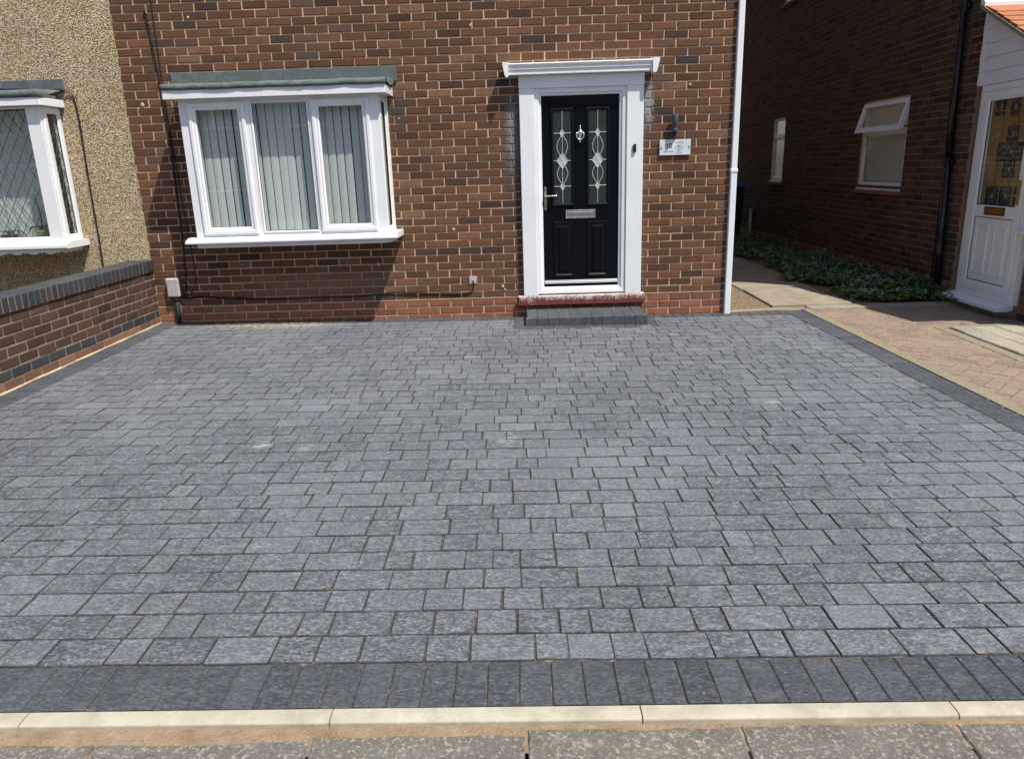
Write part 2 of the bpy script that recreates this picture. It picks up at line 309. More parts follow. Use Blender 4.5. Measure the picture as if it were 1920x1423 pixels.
t = NT('meter_grey'); n1 = t.noise(30, 4); n2 = t.noise(8, 4); c = t.mix(t.mr(n1, .45, .7, 0, .8), (.46, .41, .40), (.36, .29, .27)); c = t.mix(t.mr(n2, .5, .7, 0, .6), c, (.30, .20, .17)); t.fin(c, .75, .3)
t = NT('conduit'); n1 = t.noise(40, 4); c = t.mix(t.mr(n1, .45, .7), (.018, .024, .030), (.07, .085, .09)); t.fin(c, .6, .4)
t = NT('threshold_paint'); n1 = t.noise(75, 5, .7); n2 = t.noise(11, 3); sp = t.n('SeparateXYZ'); t.set(sp.inputs[0], t.pos())
top = t.mr(sp.outputs[2], .165, .235, -.10, .16); f = t.math('ADD', n1, t.math('ADD', top, t.math('MULTIPLY', t.math('SUBTRACT', n2, .5), .35)))
c = t.mix(t.mr(f, .555, .59), (.15, .034, .030), (.66, .58, .50)); t.bump(t.mr(f, .58, .63), .5, .004); t.fin(c, .6, .4)
t = NT('plate_acrylic'); n1 = t.noise(7, 2); c = t.mix(t.mr(n1, .4, .65), (.60, .66, .69), (.74, .78, .80)); t.fin(c, .12, .6)
t = NT('plate_edge'); t.fin((.78, .82, .83), .2, .6)
t = NT('print_black'); t.fin((.01, .01, .012), .5, .3)
t = NT('print_blue'); t.fin((.16, .20, .30), .5, .3)
t = NT('print_grey'); t.fin((.42, .45, .47), .5, .3)
t = NT('terracotta'); c = t.ramp(t.rnd(), [(0, (.36, .14, .075)), (1, (.46, .19, .10))]); n1 = t.noise(30, 4); c = t.mix(t.mr(n1, .5, .75, 0, .4), c, (.35, .13, .08)); t.fin(c, .85, .2)
t = NT('oak'); mp = t.n('Mapping'); mp.inputs['Scale'].default_value = (1, 9, .5); t.set(mp.inputs[0], t.pos()); n1 = t.noise(4, 5, .6, mp.outputs[0]); c = t.mix(t.mr(n1, .3, .7), (.36, .22, .09), (.55, .37, .17)); t.fin(c, .5, .4)
t = NT('stained_glass'); n1 = t.noise(40, 3); c = t.mix(t.mr(n1, .4, .6), (.035, .05, .065), (.09, .12, .13)); t.fin(c, .2, .6)
def leaf_material(name, a, b, c_):
    t = NT(name); r = t.n('Attribute', attribute_name='rnd').outputs['Fac']; c = t.ramp(r, [(0, a), (.5, b), (1, c_)]); t.fin(c, .55, .4)
    tr = t.n('BsdfTranslucent'); t.set(tr.inputs[0], c); mx = t.n('MixShader'); mx.inputs[0].default_value = .25
    t.t.links.new(t.b.outputs[0], mx.inputs[1]); t.t.links.new(tr.outputs[0], mx.inputs[2]); t.t.links.new(mx.outputs[0], t.t.nodes['Material Output'].inputs[0])
leaf_material('leaf', (.05, .10, .022), (.10, .185, .04), (.17, .26, .06))
leaf_material('houseplant', (.03, .055, .02), (.05, .09, .03), (.08, .12, .05))
leaf_material('flower', (.34, .33, .66), (.45, .44, .76), (.56, .54, .80))
t = NT('pot_green'); t.fin((.30, .42, .30), .25, .6)
t = NT('pot_dark'); t.fin((.05, .05, .045), .5, .4)
t = NT('bin_blue'); t.fin((.012, .06, .24), .45, .4)
t = NT('bin_black'); t.fin((.016, .017, .018), .55, .4)
t = NT('old_pipe'); t.fin((.62, .60, .55), .6, .3)
t = NT('roof_tile'); n1 = t.noise(3, 3); c = t.mix(t.mr(n1, .3, .7), (.12, .06, .045), (.18, .09, .06)); t.fin(c, .9, .2)

# ------------------------------------------------------------------ brick helpers
def brick_verts(L, H, D, c=.004, j=.0016, rng=random):
    """one brick, face towards +w, origin at centre of its back; chamfered, slightly uneven face"""
    V = []; q = lambda: rng.uniform(-j, j)
    a, b = L/2, H/2
    for (x, y) in ((-a,-b),(a,-b),(a,b),(-a,b)): V.append((x, y, 0))
    for (x, y) in ((-a,-b),(a,-b),(a,b),(-a,b)): V.append((x+q(), y+q(), D-c))
    for (x, y) in ((-a,-b),(a,-b),(a,b),(-a,b)): V.append((x*(1-c/a)+q(), y*(1-c/b)+q(), D+q()*.7))
    F = [(8,9,10,11)] + [(4+i, 4+(i+1) % 4, 8+(i+1) % 4, 8+i) for i in range(4)] + [(i, (i+1) % 4, 4+(i+1) % 4, 4+i) for i in range(4)]
    return V, F
BM = {}
def brick_mesh(key, L, H, D, mat, m, c=.004, j=.0016):
    """shared meshes for alike bricks, 8 variants; m maps (u,v,w) directions"""
    k = (key, round(L, 3), random.randrange(8))
    if k not in BM:
        V, F = brick_verts(L, H, D, c, j); me = bpy.data.meshes.new(key)
        me.from_pydata([m(*p) for p in V], [], F); me.materials.append(MAT[mat]); me.update(); BM[k] = me
    return BM[k]
def lay_bricks(cells, m, D, matf, parent, limit, near, name='brick', restname='brickwork', H=.0632, j=.0022, c=.004):
    """cells: (u centre, v centre, length, material); the cells nearest to `near` become objects, the rest one stuff part"""
    cells = sorted(cells, key=lambda q: (Vector(m(q[0], q[1], 0)) - near).length)
    rest = {}
    m0 = m(0, 0, 0); md = lambda u, v, ww: tuple(a-b for a, b in zip(m(u, v, ww), m0))
    for i, (u, v, L, mat, *hh) in enumerate(cells):
        h = hh[0] if hh else H
        du, dv, dw = random.uniform(-.0015, .0015), random.uniform(-.0012, .0012), random.uniform(-.0015, .0012)
        if i < limit:
            me = brick_mesh(name + mat + str(h), L, h, D, mat, md, c, j)
            place(name, me, m(u+du, v+dv, dw), parent)
        else:
            mb = rest.setdefault(mat, MB()); mb.cr = random.random(); V, F = brick_verts(L, h, D, c, j)
            mb.add([m(u+du+p[0], v+dv+p[1], dw+p[2]) for p in V], F)
    for mat, mb in rest.items(): stuff(mb.build(restname, mat, parent))
def bond(u0, u1, k0, k1, base, off, holes, matf, L=.215, P=.225, C=.075, J=.0115):
    """stretcher bond cells between u0 and u1, courses k0..k1, with rectangular holes (u0,u1,v0,v1)"""
    out = []
    for k in range(k0, k1):
        v = base + k*C + C/2; s = u0 - P + (off if k % 2 == 0 else 0)
        spans = [(u0, u1)]
        for h in holes:
            if h[2] < v < h[3]:
                ns = []
                for a, b in spans:
                    if h[0] > a: ns.append((a, min(b, h[0])))
                    if h[1] < b: ns.append((max(a, h[1]), b))
                spans = [q for q in ns if q[1]-q[0] > .02]
        n = 0
        while s < u1:
            a0, a1 = s + J/2, s + P - J/2
            for a, b in spans:
                x0, x1 = max(a0, a), min(a1, b)
                if x1 - x0 > .025: out.append(((x0+x1)/2, v, x1-x0 - random.choice((0, 0, .002, .003)), matf(k, (x0+x1)/2)))
            s += P
    return out

# ------------------------------------------------------------------ ground and paving
mb = MB(); mb.add([(-300,-300,-.13),(300,-300,-.13),(300,300,-.13),(-300,300,-.13)], [(0,1,2,3)]); struct(mb.build('ground', 'ground_soil'))
mb = MB(); mb.add([(-300,-15.5,-.12),(300,-15.5,-.12),(300,-8.6,-.12),(-300,-8.6,-.12)], [(0,1,2,3)]); struct(mb.build('road', 'asphalt'))

# driveway: sand bed sheet, pavers, edging
def sheet(mb, x0, x1, y0, y1, dz):
    return mb.add([(x0,y0,gz(x0,y0)+dz),(x1,y0,gz(x1,y0)+dz),(x1,y1,gz(x1,y1)+dz),(x0,y1,gz(x0,y1)+dz)], [(0,1,2,3)])
XR = lambda Y: 6.70 - .0215*Y                       # outer edge of the right border
YF = -5.735
mb = MB(); mb.add([(x, y, gz(x, y)-.006) for x, y in ((.0, YF+.004), (XR(YF)-.004, YF+.004), (XR(0)-.004, .10), (5.87, .006), (.0, .006))] + [(x, y, -.12) for x, y in ((.0, YF+.004), (XR(YF)-.004, YF+.004), (XR(0)-.004, .10), (5.87, .006), (.0, .006))],
              [(0,1,2,3,4), (0,5,6,1), (1,6,7,2), (2,7,8,3), (3,8,9,4), (4,9,5,0)])
drive = struct(mb.build('driveway', 'joint_sand'), 'charcoal block paved driveway in front of the brick house', 'driveway')
PM = {}
def paver_geom(L, W, H, c, j, rng=random):
    """tumbled paver: octagonal outline with worn corners, chamfered top edge; origin at the middle of its top"""
    a, b = L/2, W/2; q = lambda s=1: rng.uniform(-j, j)*s; k = rng.uniform(.6, 1.6)*c
    out = []
    for sx, sy, first in ((-1,-1,0), (1,-1,1), (1,1,0), (-1,1,1)):
        p1 = (sx*(a - k), sy*b); p2 = (sx*a, sy*(b - k))
        if first == 0: p1, p2 = p2, p1
        if (sx, sy) == (-1,-1): p1, p2 = (-a, -(b-k)), (-(a-k), -b)
        if (sx, sy) == (1,-1): p1, p2 = (a-k, -b), (a, -(b-k))
        if (sx, sy) == (1,1): p1, p2 = (a, b-k), (a-k, b)
        if (sx, sy) == (-1,1): p1, p2 = (-(a-k), b), (-a, b-k)
        out += [p1, p2]
    out = [(x+q(), y+q()) for x, y in out]
    V = [(x, y, -H) for x, y in out] + [(x, y, -c*rng.uniform(.7, 1.3)) for x, y in out] + [(x*(1-c/a)+q(.6), y*(1-c/b)+q(.6), q(.35)) for x, y in out]
    F = [tuple(range(16, 24))] + [(8+i, 8+(i+1) % 8, 16+(i+1) % 8, 16+i) for i in range(8)] + [(i, (i+1) % 8, 8+(i+1) % 8, 8+i) for i in range(8)]
    return V, F
def lay_paver(cells, name, restname, mat, parent, limit, near, c, j, H=.03, dzr=.0016, tilt=.006):
    cells = sorted(cells, key=lambda q: (Vector((q[0], q[1], 0)) - near).length); mb = MB()
    for i, (x, y, L, W, a) in enumerate(cells):
        rot = Euler((random.uniform(-tilt, tilt) + .0043, random.uniform(-tilt, tilt) + .0112, a + random.uniform(-tilt, tilt))); z = gz(x, y) + random.uniform(-dzr, dzr)
        if i < limit:
            k = (name, mat, round(L, 2), round(W, 2), random.randrange(6))
            if k not in PM:
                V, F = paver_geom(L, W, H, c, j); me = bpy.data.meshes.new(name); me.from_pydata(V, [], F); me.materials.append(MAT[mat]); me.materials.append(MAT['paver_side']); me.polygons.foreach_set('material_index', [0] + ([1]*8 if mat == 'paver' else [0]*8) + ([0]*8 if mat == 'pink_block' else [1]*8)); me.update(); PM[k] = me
            place(name, PM[k], (x, y, z), parent, rot)
        else:
            V, F = paver_geom(L, W, H, c, j); mx = Matrix.Translation((x, y, z)) @ rot.to_matrix().to_4x4(); mb.cr = random.random(); mb.add([mx @ Vector(p) for p in V], F)
    if mb.v:
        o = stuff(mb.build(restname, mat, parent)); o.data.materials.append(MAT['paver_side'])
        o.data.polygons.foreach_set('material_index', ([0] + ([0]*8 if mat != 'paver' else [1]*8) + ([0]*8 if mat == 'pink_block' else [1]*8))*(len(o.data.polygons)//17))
CAMG = Vector((3.75, -7.4, 0))
PIT = .1409
cells = []
STEP = (3.80, 4.97, -.475)
for k in range(38):
    y = YF + .203 + PIT*(k + .5); x = .215 + random.uniform(-.16, 0); last = None
    while True:
        L = random.choices((.212, .1415, .1075), (5, 4.2, 3))[0]
        if L == last and random.random() < .4: continue
        last = L; x0, x1 = x, x + L; x += L + random.choice((.0015, .0025, .0035))
        xr = XR(y) - .205
        if x0 > xr: break
        x0, x1 = max(x0, .215), min(x1, xr)
        if x1 - x0 < .03: continue
        if y > STEP[2] - .19:
            if (x0+x1)/2 < 4.38: x1 = min(x1, STEP[0] - .108)
            else: x0 = max(x0, STEP[1] + .112)
            if x1 - x0 < .03: continue
        if y + PIT/2 > -.155: continue
        cells.append(((x0+x1)/2, y + random.uniform(-.0012, .0012), x1-x0, PIT - random.choice((.003, .004, .005, .006)), 0))
lay_paver(cells, 'paver', 'pavers', 'paver', drive, 300, CAMG, .0030, .0024, dzr=.0012, tilt=.004)
# edging: smooth charcoal blocks on three sides, along the wall and round the doorstep
ed = []
x = 1.0
k = 0
while True:
    x = 2.2324 - 12*.0989 + k*.0989 + .0495; k += 1
    if x > XR(YF) - .21: break
    ed.append((x, YF + .1005, .0962, .198, 0))
y = YF + .05
while y < .06:
    ed.append((XR(y) - .1, y, .198, .0965, .0215)); ed.append((.112, y, .196, .0965, 0)) if y < -.10 else None; y += .0995
x = .05
while x < XR(0) - .22:
    if not (STEP[0]-.02 < x < STEP[1]+.02): ed.append((x, -.073 + (0 if x < 5.87 else .06), .0945, .145 if x < 5.87 else .17, 0))
    x += .0985
x = STEP[0] + .03
while x < STEP[1] + .06:
    ed.append((x, STEP[2] - .095, .0945, .165, 0)); x += .0985
for sx in (STEP[0]-.055, STEP[1]+.055):
    y = -.2
    while y > STEP[2] - .15: ed.append((sx, y, .1, .0945, 0)); y -= .0985
lay_paver(ed, 'edging_block', 'edging_blocks', 'edging', drive, 300, CAMG, .0040, .0010, dzr=.0010, tilt=.004)
# cream concrete haunch along the back edge right of the house, mortar fillet along the garden wall
mb = MB(); mb.add([(5.90,.012,gz(5.9,0)+.012),(6.53,.115,gz(6.5,0)+.012),(6.53,.145,gz(6.5,0)+.012),(5.90,.04,gz(5.9,0)+.012),(5.90,.012,-.1),(6.53,.115,-.1),(6.53,.145,-.1),(5.90,.04,-.1)], [(0,1,2,3),(0,4,5,1),(1,5,6,2),(2,6,7,3),(3,7,4,0)]); mb.build('edge_haunch', 'kerb_concrete', drive)
mb = MB(); n = 40
for i in range(n):
    y0, y1 = -5.7 + i*5.69/n, -5.7 + (i+1)*5.69/n; w0 = .011 + .005*math.sin(i*1.7); w1 = .011 + .005*math.sin((i+1)*1.7)
    mb.add([(-.001,y0,gz(0,y0)+.014),(w0,y0,gz(0,y0)+.001),(w1,y1,gz(0,y1)+.001),(-.001,y1,gz(0,y1)+.014)], [(0,1,2,3)])
mb.build('mortar_fillet', 'cement', drive)

# kerb of cream edging stones, sand strip, public pavement
kerb = MB(); kerb.box(-4, 11, YF-.052, YF-.004, -.125, -.075); kerb = struct(kerb.build('kerb', 'kerb_concrete'), 'cream concrete edging between the driveway and the pavement', 'kerb')
for k in range(-3, 8):
    x0 = 2.27 + .8995*k + .002; x1 = x0 + .8955; z = gz((x0+x1)/2, YF); mb = MB(); r_ = .012
    pr = [(-.003, -.1), (-.003, z-.004), (-.008, z), (-.030, z+.001)] + [(-.050 - r_*math.sin(a), z-.008 + .008*math.cos(a)) for a in (0, .4, .8, 1.2, 1.57)] + [(-.064, z-.05), (-.064, -.1)]
    zm = z; mb.prism(pr, x0, x1, lambda u, v, a: (a, YF + u + .0008*math.sin(a*40), v + gz(a, YF) - zm)); mb.build('kerb_stone', 'kerb_concrete', kerb)
mb = MB(); nx, ny = 120, 5
for i in range(nx+1):
    for j_ in range(ny+1):
        X = 0 + i*7.6/nx; Y = YF - .05 - j_*.12/ny; mb.v.append((X, Y, gz(X, YF) - .019 + random.uniform(-.0035, .0035)))
for i in range(nx):
    for j_ in range(ny): mb.face((i*(ny+1)+j_, (i+1)*(ny+1)+j_, (i+1)*(ny+1)+j_+1, i*(ny+1)+j_+1))
struct(mb.build('sand_strip', 'sand', None, True), 'strip of loose orange sand between the edging and the pavement slabs', 'sand')
mb = MB(); mb.add([(-6,-8.6,-.075),(14,-8.6,-.075),(14,YF-.13,-.075),(-6,YF-.13,-.075)], [(0,1,2,3)])
pav = struct(mb.build('pavement', 'joint_sand'), 'public pavement of weathered grey slabs along the bottom edge', 'pavement')
for k in range(-8, 14):
    for r0 in range(3):
        x0 = 3.737 + .603*(k) + .003 - (.30 if r0 % 2 else 0); x1 = x0 + .595; eb = .082 + .045*min(1, max(0, (3.9-x0)/1.6)); yb = YF - eb + random.uniform(-.006, .004) if r0 == 0 else YF - .112 - r0*.755; y0 = YF - .112 - (r0+1)*.755 + .008
        z = gz((x0+x1)/2, YF) - .013 + random.uniform(-.002, .002); V, F = [], []
        e = lambda: random.uniform(-.004, .004)
        nseg = 7; out = [(x0 + (x1-x0)*i/nseg, y0 + e()) for i in range(nseg)] + [(x1 + e(), y0 + (yb-y0)*i/nseg) for i in range(nseg)] + [(x1 - (x1-x0)*i/nseg, yb + e()*1.4) for i in range(nseg)] + [(x0 + e(), yb - (yb-y0)*i/nseg) for i in range(nseg)]
        mb = MB(); N = len(out); cx, cy = (x0+x1)/2, (y0+yb)/2
        mb.add([(px, py, z-.05-.0112*(px-cx)) for px, py in out] + [(px, py, z-.005-.0112*(px-cx)) for px, py in out] + [(cx + (px-cx)*.988, cy + (py-cy)*.988, z-.0112*(px-cx)) for px, py in out],
               [tuple(range(2*N, 3*N))] + [(i, (i+1) % N, N+(i+1) % N, N+i) for i in range(N)] + [(N+i, N+(i+1) % N, 2*N+(i+1) % N, 2*N+i) for i in range(N)])
        mb.build('slab', 'slab_concrete', pav)

# side path, soil, planting bed
mb = MB(); mb.add([(5.86,.06,-.016),(6.44,.16,-.016),(6.44,9,-.016),(5.86,9,-.016),(5.86,.06,-.12),(6.44,.16,-.12)], [(0,1,2,3),(0,4,5,1)])
struct(mb.build('soil', 'earth'), 'bare gravelly soil strip beside the house corner', 'soil')
mb = MB(); mb.add([(6.44,.10,-.03),(7.36,.20,-.03),(7.36,9.5,-.03),(6.44,9.5,-.03)], [(0,1,2,3)]); path = struct(mb.build('path', 'earth'), 'shaded slab path running back between the two houses', 'path')
y = .30
for k in range(15):
    x0, x1 = 6.46 + random.uniform(-.01, .01), 7.33 + random.uniform(-.02, .02); d = .57 if k else .52; z = -.004 + random.uniform(-.005, .005)
    mb = MB(); mb.cbox(x0, x1, y, y + d, z-.05, z, .006); mb.build('slab', 'path_concrete', path); y += d + .022
mb = MB(); mb.add([(7.34,.30,-.01),(8.46,.30,-.02),(8.46,9.5,-.01),(7.34,9.5,.0)], [(0,1,2,3)]); struct(mb.build('planting_bed', 'earth'), 'soil bed along the neighbouring side wall', 'bed')
# neighbour's forecourt: pink herringbone blocks with buff margins and grey setts beyond the black drain
mb = MB(); mb.add([(x, y, gz(x, y)-.012) for x, y in ((XR(-6)+.004,-6.4),(8.52,-6.4),(8.52,.30),(6.46,.30),(6.46,.14),(XR(.1)+.004,.10))], [(0,1,2,3,4,5)])
fore = struct(mb.build('forecourt', 'buff_strip'), "neighbour's worn pink and buff paved forecourt right of the driveway", 'paving')
cells = []; a45 = R(45); bw, bl = .101, .202
# herringbone: unit of two blocks stepped along the diagonal
for n_ in range(-70, 70):
    for m_ in range(-30, 30):
        for kind in (0, 1):
            bx = n_*bw + m_*bw*2; by = n_*bw - m_*bw*2
            cu, cv, L, W = (bx + bl/2, by + bw/2, bl, bw) if kind == 0 else (bx + bw/2 - 0*bw, by + bw + bl/2, bw, bl)
            X = 7.25 + (cu*math.cos(a45) - cv*math.sin(a45)); Y = -2.2 + (cu*math.sin(a45) + cv*math.cos(a45))
            xl = XR(Y) + .06
            if X < xl or Y > .18 or Y < -4.6: continue
            if Y > -.74: 
                if X > 8.36: continue
            elif X > 7.64: continue
            if L > W: cells.append((X, Y, L-.0035, W-.0035, a45))
            else: cells.append((X, Y, W-.006, L-.006, a45 + math.pi/2)) if False else cells.append((X, Y, L-.0035, W-.0035, a45))
lay_paver(cells, 'paving_block', 'paving_blocks', 'pink_block', fore, 300, Vector((7.2, -1.0, 0)), .0035, .002, dzr=.0015, tilt=.006)
mb = MB()
for (x0, x1, y0, y1) in ((6.80, 8.46, .10, .285),): mb.cbox(x0, x1, y0, y1, -.10, -.006, .006)
mb.build('edge_strip', 'path_concrete', fore)
for (xa, xb, ya, yb_) in ((.004, .10, -6.3, .098), (7.555, 7.662, -6.3, -.848)):
    mb = MB(); n = 50
    for i in range(n+1):
        Y = ya + (yb_-ya)*i/n; o_ = XR(Y) if xa < 1 else 0
        for xx in (o_+xa, o_+xb + random.uniform(-.006, .006)): mb.v += [(xx, Y, gz(xx, Y)+.004), (xx, Y, -.1)]
    for i in range(n): mb.face((4*i, 4*i+2, 4*i+6, 4*i+4)); mb.face((4*i, 4*i+4, 4*i+5, 4*i+1)); mb.face((4*i+2, 4*i+3, 4*i+7, 4*i+6))
    mb.build('margin_strip', 'buff_strip', fore)
mb = MB(); mb.add([(7.665,-6.3,gz(7.6,-6.3)-.004),(7.69,-6.3,gz(7.6,-6.3)-.004),(7.69,-.83,gz(7.6,-.8)-.004),(7.665,-.83,gz(7.6,-.8)-.004)], [(0,1,2,3)]); mb.build('drain_slot', 'black_plastic', fore)
for k in range(11):
    y0 = -.86 - .245*k; mb = MB()
    for i in range(4):
        x0 = 7.705 + i*.205; mb = MB(); mb.cbox(x0+.002, x0+.2, y0-.238, y0, -.1, gz(x0, y0) + .004 + random.uniform(-.003, .003), .008); mb.build('sett', 'grey_sett', fore)
mb = MB(); mb.cbox(7.56, 8.5, -.845, -.765, -.1, gz(8, -.8)+.002, .006); mb.build('edge_strip', 'buff_strip', fore)

# ------------------------------------------------------------------ the brick house
house = thing('brick_house', 'brown brick house with white bay window and black front door', 'house', (2.92, .1, 0))
BAY = (.66, 2.505, .90, 2.30); DOOR = (3.93, 4.83, .235, 2.235)
mb = MB()
def wallgrid(mb, us, vs, solid, y0, y1):
    for i in range(len(us)-1):
        for j in range(len(vs)-1):
            if solid(i, j): mb.box(us[i], us[i+1], y0, y1, vs[j], vs[j+1])
us = [-.0, BAY[0], BAY[1], DOOR[0], DOOR[1], 5.845]; vs = [-.12, DOOR[2], BAY[2], DOOR[3], BAY[3], 5.1]
wallgrid(mb, us, vs, lambda i, j: not ((i == 1 and j in (2, 3)) or (i == 3 and j in (1, 2))), .0, .24)
mb.box(5.60, 5.845, .24, 12.5, -.12, 5.1); mb.box(0, .2, .24, 12.5, -.12, 5.1); mb.box(.2, 5.6, 12.3, 12.5, -.12, 5.1)
wall = mb.build('wall', 'facade_mortar', house)
def fmat(k, u): return 'red_brick' if k < 3 else 'facade_brick'
holes = [(.645, 2.53, .86, 2.32), (3.79, 4.99, .17, 2.335)]
cells = bond(0.0, 5.85, 0, 66, 0.0, .1125, holes, fmat)
cells = [(u, v - (.004 if v < .225 else 0), L, m) for u, v, L, m in cells if v + .03 > gz(u, 0)]
lay_bricks(cells, mF(0.0), .0065, fmat, wall, 300, Vector((3.3, -1.2, .9)))
mb = MB(); mb.box(0.0, 5.85, -.0075, .0, .219, .2285); mb.build('damp_course', 'cement', wall)
for (px, pz, pr_) in ((3.36, 2.795, .020), (5.43, 2.215, .016), (.163, 2.195, .024), (3.105, .925, .020), (1.63, .603, .020), (2.315, .598, .020), (.72, 2.945, .014), (2.63, 1.995, .010), (3.58, .338, .018), (3.60, .305, .014)):
    mb = MB(); K = 9; rr_ = [pr_*random.uniform(.6, 1.15) for _ in range(K)]
    mb.add([(px + rr_[k]*math.cos(6.283*k/K), -.0062, pz + 1.2*rr_[k]*math.sin(6.283*k/K)) for k in range(K)] + [(px + .55*rr_[k]*math.cos(6.283*k/K), -.0125, pz + .6*rr_[k]*math.sin(6.283*k/K)) for k in range(K)],
           [(k, (k+1) % K, K+(k+1) % K, K+k) for k in range(K)] + [tuple(range(K, 2*K))]); mb.build('mortar_plug', 'cement', wall)
# right flank bricks (seen edge-on)
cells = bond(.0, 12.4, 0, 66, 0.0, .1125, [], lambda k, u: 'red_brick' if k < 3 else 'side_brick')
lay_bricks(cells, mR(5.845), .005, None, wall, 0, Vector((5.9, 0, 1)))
mb = MB(); mb.add([(-4.5,-.35,5.05),(6.1,-.35,5.05),(6.1,6.2,8.0),(-4.5,6.2,8.0),(-4.5,12.8,5.05),(6.1,12.8,5.05)], [(0,1,2,3),(3,2,5,4),(0,3,4),(1,5,2),(0,4,5,1)]); roof = mb.build('roof', 'roof_tile', house)
# dark rooms behind the openings
mb = MB(); mb.add([(.30,.245,.3),(2.95,.245,.3),(2.95,2.6,.3),(.30,2.6,.3),(.30,.245,2.45),(2.95,.245,2.45),(2.95,2.6,2.45),(.30,2.6,2.45)], [(0,3,2,1),(4,5,6,7),(1,2,6,5),(2,3,7,6),(3,0,4,7)]); mb.build('room', 'room', house)
mb = MB(); mb.add([(3.5,.245,.2),(5.2,.245,.2),(5.2,2.6,.2),(3.5,2.6,.2),(3.5,.245,2.45),(5.2,.245,2.45),(5.2,2.6,2.45),(3.5,2.6,2.45)], [(0,3,2,1),(4,5,6,7),(1,2,6,5),(2,3,7,6),(3,0,4,7)]); mb.build('hall', 'hall', house)

# bay window
SASH = [(0, -.01), (0, .012), (.006, .018), (.030, .018), (.040, .010), (.048, .008), (.048, -.03)]
BEAD = [(0, .010), (.008, .012), (.016, .002), (.016, -.03)]
mb = MB(); mb.box(.655, 2.51, -0.335, -.02, 2.19, 2.30); mb.box(.655, 2.51, -0.335, -.02, .862, .948)
bay = mb.build('bay_window', 'upvc', house)
m = mF(-0.355)
mb = MB()
for (u0, u1) in ((.655, .735), (1.262, 1.312), (1.850, 1.876), (2.412, 2.505)): mb.cbox(u0, u1, -0.355, -0.285, .945, 2.195, .003)
mb.cbox(.655, 2.505, -0.353, -0.285, 2.163, 2.200, .003); mb.cbox(.655, 2.505, -0.353, -0.285, .945, .975, .003)
mb.cbox(2.43, 2.507, -0.356, -0.29, .946, 2.196, .006)
mb.build('frame', 'upvc', bay)
for (u0, u1, v0, v1, opening) in ((.737, 1.262, .974, 2.164, True), (1.3125, 1.850, .974, 2.164, False), (1.876, 2.412, .974, 2.164, True)):
    mb = MB()
    if opening:
        mb.ring(u0, u1, v0, v1, SASH, m); g0 = .047
        mb.ring(u0+.046, u1-.046, v0+.040, v1-.040, [(-.002, .012), (.012, .011), (.024, .0), (.024, -.03)], m); gi = .068
        sash = mb.build('sash', 'upvc', bay); gu0, gu1, gv0, gv1 = u0+.069, u1-.069, v0+.062, v1-.062
    else:
        mb.ring(u0, u1, v0, v1, [(0, .004), (.006, .006), (.012, .004), (.024, -.006), (.024, -.03)], m); sash = mb.build('fixed_frame', 'upvc', bay); gu0, gu1, gv0, gv1 = u0+.022, u1-.022, v0+.022, v1-.018
    mb = MB(); mb.ring(gu0-.003, gu1+.003, gv0-.003, gv1+.003, [(0, -.001), (.004, .001), (.006, -.004)], m); mb.build('gasket', 'black_plastic', bay)
    mb = MB(); mb.box(gu0-.002, gu1+.002, -0.353, -0.349, gv0-.002, gv1+.002); mb.build('pane', 'glass', bay)
# right return: casement with a narrow pane, cream wall post
mr_ = mR(2.505)
mb = MB(); mb.ring(-0.35, -.035, .948, 2.195, [(0, -.05), (0, .004), (.010, .008), (.045, .008), (.055, .0), (.055, -.04)], mr_); mb.build('return_frame', 'upvc', bay)
mb = MB(); mb.ring(-0.297, -.090, 1.0, 2.14, [(0, .0), (.004, .003), (.012, -.002), (.012, -.03)], mr_); mb.build('gasket', 'black_plastic', bay)
mb = MB(); mb.box(2.494, 2.498, -0.293, -.092, 1.0, 2.14); mb.build('pane', 'glass', bay)
mb = MB(); mb.cbox(2.46, 2.527, -.036, -.002, .945, 2.215, .003); mb.build('wall_post', 'upvc_cream', bay)
mb = MB(); mb.cbox(.642, .70, -.036, -.002, .945, 2.215, .003); mb.build('wall_post', 'upvc_cream', bay)
mb = MB(); mb.ring(.035, .315, .948, 2.195, [(0, -.05), (0, .004), (.055, .004), (.055, -.04)], mL(.655)); mb.build('return_frame', 'upvc', bay)
mb = MB(); mb.box(.662, .666, -0.297, -.09, 1.0, 2.14); mb.build('pane', 'glass', bay)
# sill, under board, fascia, felt roof
mb = MB(); pr = [(-0.443, .898), (-0.443, .912), (-0.437, .918), (-0.36, .947), (-.01, .947), (-.01, .893), (-0.43, .893)]
mb.prism(pr, .570, 2.600, lambda u, v, a: (a, u, v)); mb.build('sill', 'upvc', bay)
mb = MB(); pr = [(.662, -0.365), (2.455, -0.365), (2.515, -0.305), (2.525, -.006), (.64, -.006), (.64, -0.335)]; mb.prism(pr, .848, .892, lambda u, v, a: (u, v, a)); mb.build('under_board', 'upvc', bay)
mb = MB()
mb.cbox(.560, 2.585, -0.44, -0.42, 2.195, 2.272, .003); mb.cbox(2.566, 2.586, -0.419, -.004, 2.196, 2.271, .003); mb.cbox(.560, .58, -0.419, -.004, 2.196, 2.271, .003)
mb.build('fascia', 'upvc', bay)
mb = MB(); mb.box(.58, 2.566, -0.419, -.01, 2.201, 2.212); mb.build('soffit', 'upvc', bay)
